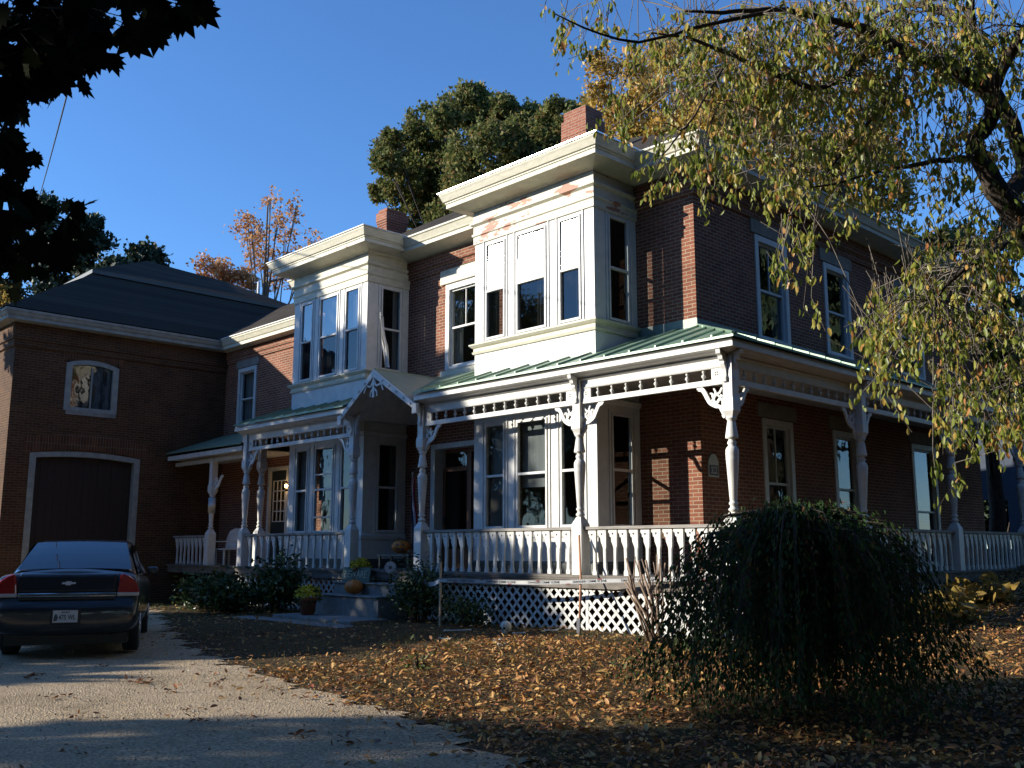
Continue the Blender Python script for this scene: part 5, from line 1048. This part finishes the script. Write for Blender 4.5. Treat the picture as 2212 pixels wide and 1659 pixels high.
b = MB(); Q = [Vector((-7.10, -.12, 1.30)), Vector((-6.85, -.25, 1.06)), Vector((-6.55, -.45, .90)), Vector((-6.2, -.62, .85)), Vector((-5.85, -.76, .88)), Vector((-5.57, -.87, .94))]
for p, q in zip(Q, Q[1:]): b.face([p+Vector((0, 0, -.045)), q+Vector((0, 0, -.038)), q+Vector((.02, 0, .038)), p+Vector((.03, 0, .045))])
b.build('loose_end', 'cloth', tp, fix=False)
# long-handled tool leaning on the porch
g = thing('garden_tool', 'long orange-brown tool handle leaning against the second post', 'tool', (-2.3, -.75, .1))
b = MB(); b.tube([(-2.86, -.16, 1.72), (-2.62, -.40, 1.02), (-2.42, -.66, .42)], [.017, .018, .019], 8); b.build('handle', 'handle', g)
b = MB(); b.hexa([(-2.47, -.68, .14), (-2.36, -.74, .14), (-2.35, -.72, .14), (-2.46, -.66, .14), (-2.47, -.68, .44), (-2.38, -.70, .44), (-2.37, -.68, .44), (-2.46, -.66, .44)]); b.build('blade', 'slate', g, bevel=.004)
# halloween skull and bones on the lawn
def skull(c, s=1.):
    t_ = thing('plastic_skull', 'white plastic skull lying in the leaves below the lattice', 'skull', c); c = Vector(c); b = MB()
    b.lathe(c+Vector((0, 0, .10)), [(.02, -.075), (.05, -.07), (.066, -.05), (.080, -.01), (.084, .03), (.074, .065), (.05, .09), (.02, .10), (.003, .101)], 16, (1, 1.12))
    b.hexa([c+Vector(p) for p in ((-.045, -.075, .0), (.045, -.075, .0), (.045, .0, .0), (-.045, .0, .0), (-.05, -.08, .06), (.05, -.08, .06), (.05, .0, .06), (-.05, .0, .06))])
    o = b.build('cranium', 'bone', t_); b = MB()
    for s_ in (-1, 1): b.ball(c+Vector((s_*.032+.01, -.078, .095)), .020)
    b.prism([(-.010, .055), (.010, .055), (0, .08)], -.09, -.07, lambda a, z, d: (c.x+a+.01, c.y+d, c.z+z)); b.build('eye_socket', 'black', o)
    b = MB()
    for k in range(7): b.box((c.x-.04+k*.0125, c.y-.086, c.z+.012), (c.x-.031+k*.0125, c.y-.079, c.z+.035))
    b.build('tooth', 'bone', o)
def gxy(px, py): 
    p = at(px, py, 1); d = (p-CAM); z = .12
    for _ in range(6): t_ = (z-CAM.z)/d.z; q = CAM+d*t_; z = gz(q.x, q.y)
    return q
q = gxy(1093, 1368); skull((q.x, q.y, q.z-.01))
def bone(px, py, ln, ang, lab):
    c = gxy(px, py); c = Vector((c.x, c.y, c.z+.03)); d = Vector((math.cos(ang), math.sin(ang), .03))*ln/2; nn = Vector((-math.sin(ang), math.cos(ang), 0)); b = MB()
    b.tube([c-d, c-d*.6, c, c+d*.6, c+d], [.018, .012, .011, .012, .018], 8)
    for s_ in (-1, 1):
        for w_ in (-1, 1): b.ball(c+d*s_+nn*w_*.014, .019, 8, 6)
    tag(b.build('plastic_bone', 'bone'), lab, 'bone', 'plastic bones on the lawn')
bone(988, 1366, .42, .7, 'long white plastic bone beside the foot of the wooden stake'); bone(962, 1384, .22, .2, 'short plastic bone nearer than the long one by the stake')
bone(1076, 1388, .16, 1.9, 'plastic bone just in front of the skull'); bone(1084, 1396, .15, -.3, 'lowest of the plastic bones by the skull'); bone(1121, 1372, .17, .9, 'plastic bone right of the skull'); bone(1191, 1366, .20, .75, 'lone plastic bone farthest right below the lattice')
# steps dressing
def mum(name, lab, c, s=1.):
    t_ = thing(name, lab, 'flower pot', c, 'potted yellow flowers'); c = Vector(c); b = MB(); b.lathe(c, [(.11*s, 0), (.15*s, .24*s), (.165*s, .25*s), (.165*s, .29*s), (.14*s, .29*s), (.13*s, .24*s)], 20); b.build('pot', 'terracotta', t_)
    n = 420; d = rdir(n); d[:, 2] = np.abs(d[:, 2]); P = np.array(c)+np.array((0, 0, .30*s))+d*np.array((.23, .23, .20))*s*rng.uniform(.75, 1.05, (n, 1)); scatter('blossom', *CARD, P, rdir(n), d+rdir(n)*.4, .045*s*rng.uniform(.8, 1.3, n), 'lf_mum', t_)
    n = 200; d = rdir(n); P = np.array(c)+np.array((0, 0, .30*s))+d*np.array((.20, .20, .14))*s; scatter('foliage', *LEAF, P, d+rdir(n)*.3, rdir(n), .06*s, 'lf_rhodo', t_)
mum('flower_pot', 'yellow chrysanthemums in a big pot at the foot of the steps', (-9.05, -1.35, .21), 1.15)
mum('flower_pot', 'yellow chrysanthemums behind the lettered board on the upper step', (-8.72, -.34, .835), .95)
def pumpkin(lab, c, r, sq=.8):
    t_ = thing('pumpkin', lab, 'pumpkin', c, 'pumpkins by the front steps'); b = MB(); b.smooth = True; n, m_ = 32, 12; rings = []
    for j in range(m_+1):
        th = math.pi*j/m_; rg = []
        for k in range(n): a = 2*math.pi*k/n; rr = r*(.90+.10*abs(math.cos(a*4)))*math.sin(th)+.002; rg.append(b.V((c[0]+rr*math.cos(a), c[1]+rr*math.sin(a), c[2]+r*sq*(1-math.cos(th)*(.92+.08*math.sin(th))))))
        rings.append(rg)
    for A, B in zip(rings, rings[1:]):
        for k in range(n): b.F((A[k], A[(k+1) % n], B[(k+1) % n], B[k]))
    o = b.build('rind', 'pumpkin', t_); b = MB(); z = c[2]+r*sq*1.88; b.tube([(c[0], c[1], z), (c[0]+.01, c[1], z+.04), (c[0]+.03, c[1]+.01, z+.07)], [.022, .016, .014], 7); b.build('stalk', 'bark2', t_); return o, t_
pumpkin('orange pumpkin standing on the middle step', (-8.42, -.70, .60), .19)
o, t_ = pumpkin('carved pumpkin with a cut face on the dark bench on the porch', (-8.05, .18, 1.40), .20, .7)
b = MB(); c = Vector((-8.05, .18, 1.40)); nrm = Vector((.72, -.69, 0)); ux = Vector((.69, .72, 0))
for pts in ([(-.09, .17), (-.03, .16), (-.06, .21)], [(.09, .17), (.03, .16), (.06, .21)], [(-.11, .10), (-.05, .07), (.05, .07), (.11, .10), (.05, .115), (-.05, .115)]):
    A_ = [c+nrm*(.205-abs(u)*.25)+ux*u+Vector((0, 0, z)) for u, z in pts]; b.face(A_)
b.build('carved_face', 'black', o, fix=False)
bn = thing('porch_bench', 'low dark bench on the porch carrying the carved pumpkin', 'bench', (-8.1, .25, 1.08)); b = MB(); b.box((-8.65, .02, 1.35), (-7.6, .40, 1.39)); b.build('seat', 'trimdark', bn, bevel=.006)
for x, y in ((-8.6, .06), (-8.6, .36), (-7.65, .06), (-7.65, .36)): b = MB(); b.box((x-.02, y-.02, 1.078), (x+.02, y+.02, 1.35)); b.build('leg', 'trimdark', bn)
bs = thing('warning_board', 'dark board lettered BEWARE leaning on the upper step', 'sign', (-8.75, -.44, .84)); b = MB(); b.hexa([(-9.15, -.50, .84), (-8.2, -.50, .84), (-8.2, -.48, .84), (-9.15, -.48, .84), (-9.15, -.46, 1.13), (-8.2, -.46, 1.13), (-8.2, -.44, 1.13), (-9.15, -.44, 1.13)]); bo = b.build('board', 'sign', bs, bevel=.005)
put_text('BEWARE', .20, (-8.675, -.490, .985), (1, 0, 0), (0, .135, 1), 'signtext', bo)
dk = thing('round_ornament', 'pale round disc standing at the right end of the upper step', 'ornament', (-7.55, -.40, .84)); b = MB(); b.tube([(-7.60, -.42, 1.14), (-7.585, -.435, 1.14)], .115, 24); q = b.build('disc', 'cloth', dk); b = MB(); b.tube([(-7.585, -.436, 1.14), (-7.578, -.443, 1.14)], .035, 14); b.build('hub', 'slate', q); b = MB(); b.box((-7.61, -.44, .836), (-7.575, -.40, 1.03)); b.build('stand', 'black', dk)
# flags
def flag(name, lab, top, bot, wd, strips, cat='flag'):
    t_ = thing(name, lab, cat, bot); top = Vector(top); bot = Vector(bot); b = MB(); b.tube([bot, top], [.012, .012], 8); b.ball(top, .022, 8, 6); b.build('pole', 'bone' if cat == 'banner' else 'timber', t_)
    for i, (m, a0, a1) in enumerate(strips):
        b = MB(); K = 14; b.smooth = True
        for k in range(K):
            for j in range(4):
                q = []
                for kk, jj in ((k, j), (k+1, j), (k+1, j+1), (k, j+1)):
                    t_v = kk/K; p = top.lerp(bot, .04+.92*t_v); u = a0+(a1-a0)*jj/4; wdd = wd*(.25+.75*t_v); q.append(p+Vector((u*wdd*.75+.02*math.sin(9*t_v+3*u), .035*math.sin(u*16+t_v*3)-u*wdd*.2, -.05*u)))
                b.face(q)
        b.build('cloth', m, t_, fix=False)
flag('hanging_flag', 'limp red, white and dark blue flag hanging by the entry', (-8.00, .40, 3.05), (-7.92, .36, 1.42), .42, [('navy', 0, .3), ('red', .3, .55), ('cloth', .55, .75), ('red', .75, 1)])
flag('furled_banner', 'pale furled banner on a short pole standing on the gabled porch roof', (-8.28, -.30, 6.40), (-8.12, -.26, 5.18), .34, [('cloth', -.15, .25), ('stone', .25, .5), ('cloth', .5, 1)], 'banner')
# chair on the corner porch
ch = thing('porch_chair', 'white plastic chair with a rounded back on the corner porch by the barn', 'chair', (-16.5, 1.0, 1.08)); b = MB(); CXc, CYc = -16.45, .95
b.prism([(-.25, 1.5), (.25, 1.5), (.27, 1.8), (.22, 1.98), (.10, 2.05), (-.10, 2.05), (-.22, 1.98), (-.27, 1.8)], 0, .03, lambda a, z, d: (CXc+a*.75, CYc+a*.6+d+(z-1.5)*.2, z)); b.build('backrest', 'white_worn', ch, bevel=.01)
b = MB(); b.box((CXc-.25, CYc-.42, 1.47), (CXc+.25, CYc+.05, 1.51)); b.build('seat', 'white_worn', ch, bevel=.01)
for x in (-.22, .22):
    for y in (-.38, .0): b = MB(); b.box((CXc+x-.02, CYc+y-.02, 1.075), (CXc+x+.02, CYc+y+.02, 1.47)); b.build('leg', 'white_worn', ch)
    b = MB(); b.box((CXc+x-.02, CYc-.40, 1.68), (CXc+x+.02, CYc+.05, 1.71)); b.build('armrest', 'white_worn', ch)
# service wire
b = MB(); p0 = at(83, 432, 34); p1 = at(195, 10, 11); d_ = p1-p0; pts = [p0+d_*t_+Vector((0, 0, -.35*4*t_*(1-t_)*.3)) for t_ in np.linspace(0, 1.6, 14)]; b.tube(pts, .014, 5); tag(b.build('overhead_wire', 'wire', fix=False), 'thin service wire running up from the barn past the leafy branch', 'wire')
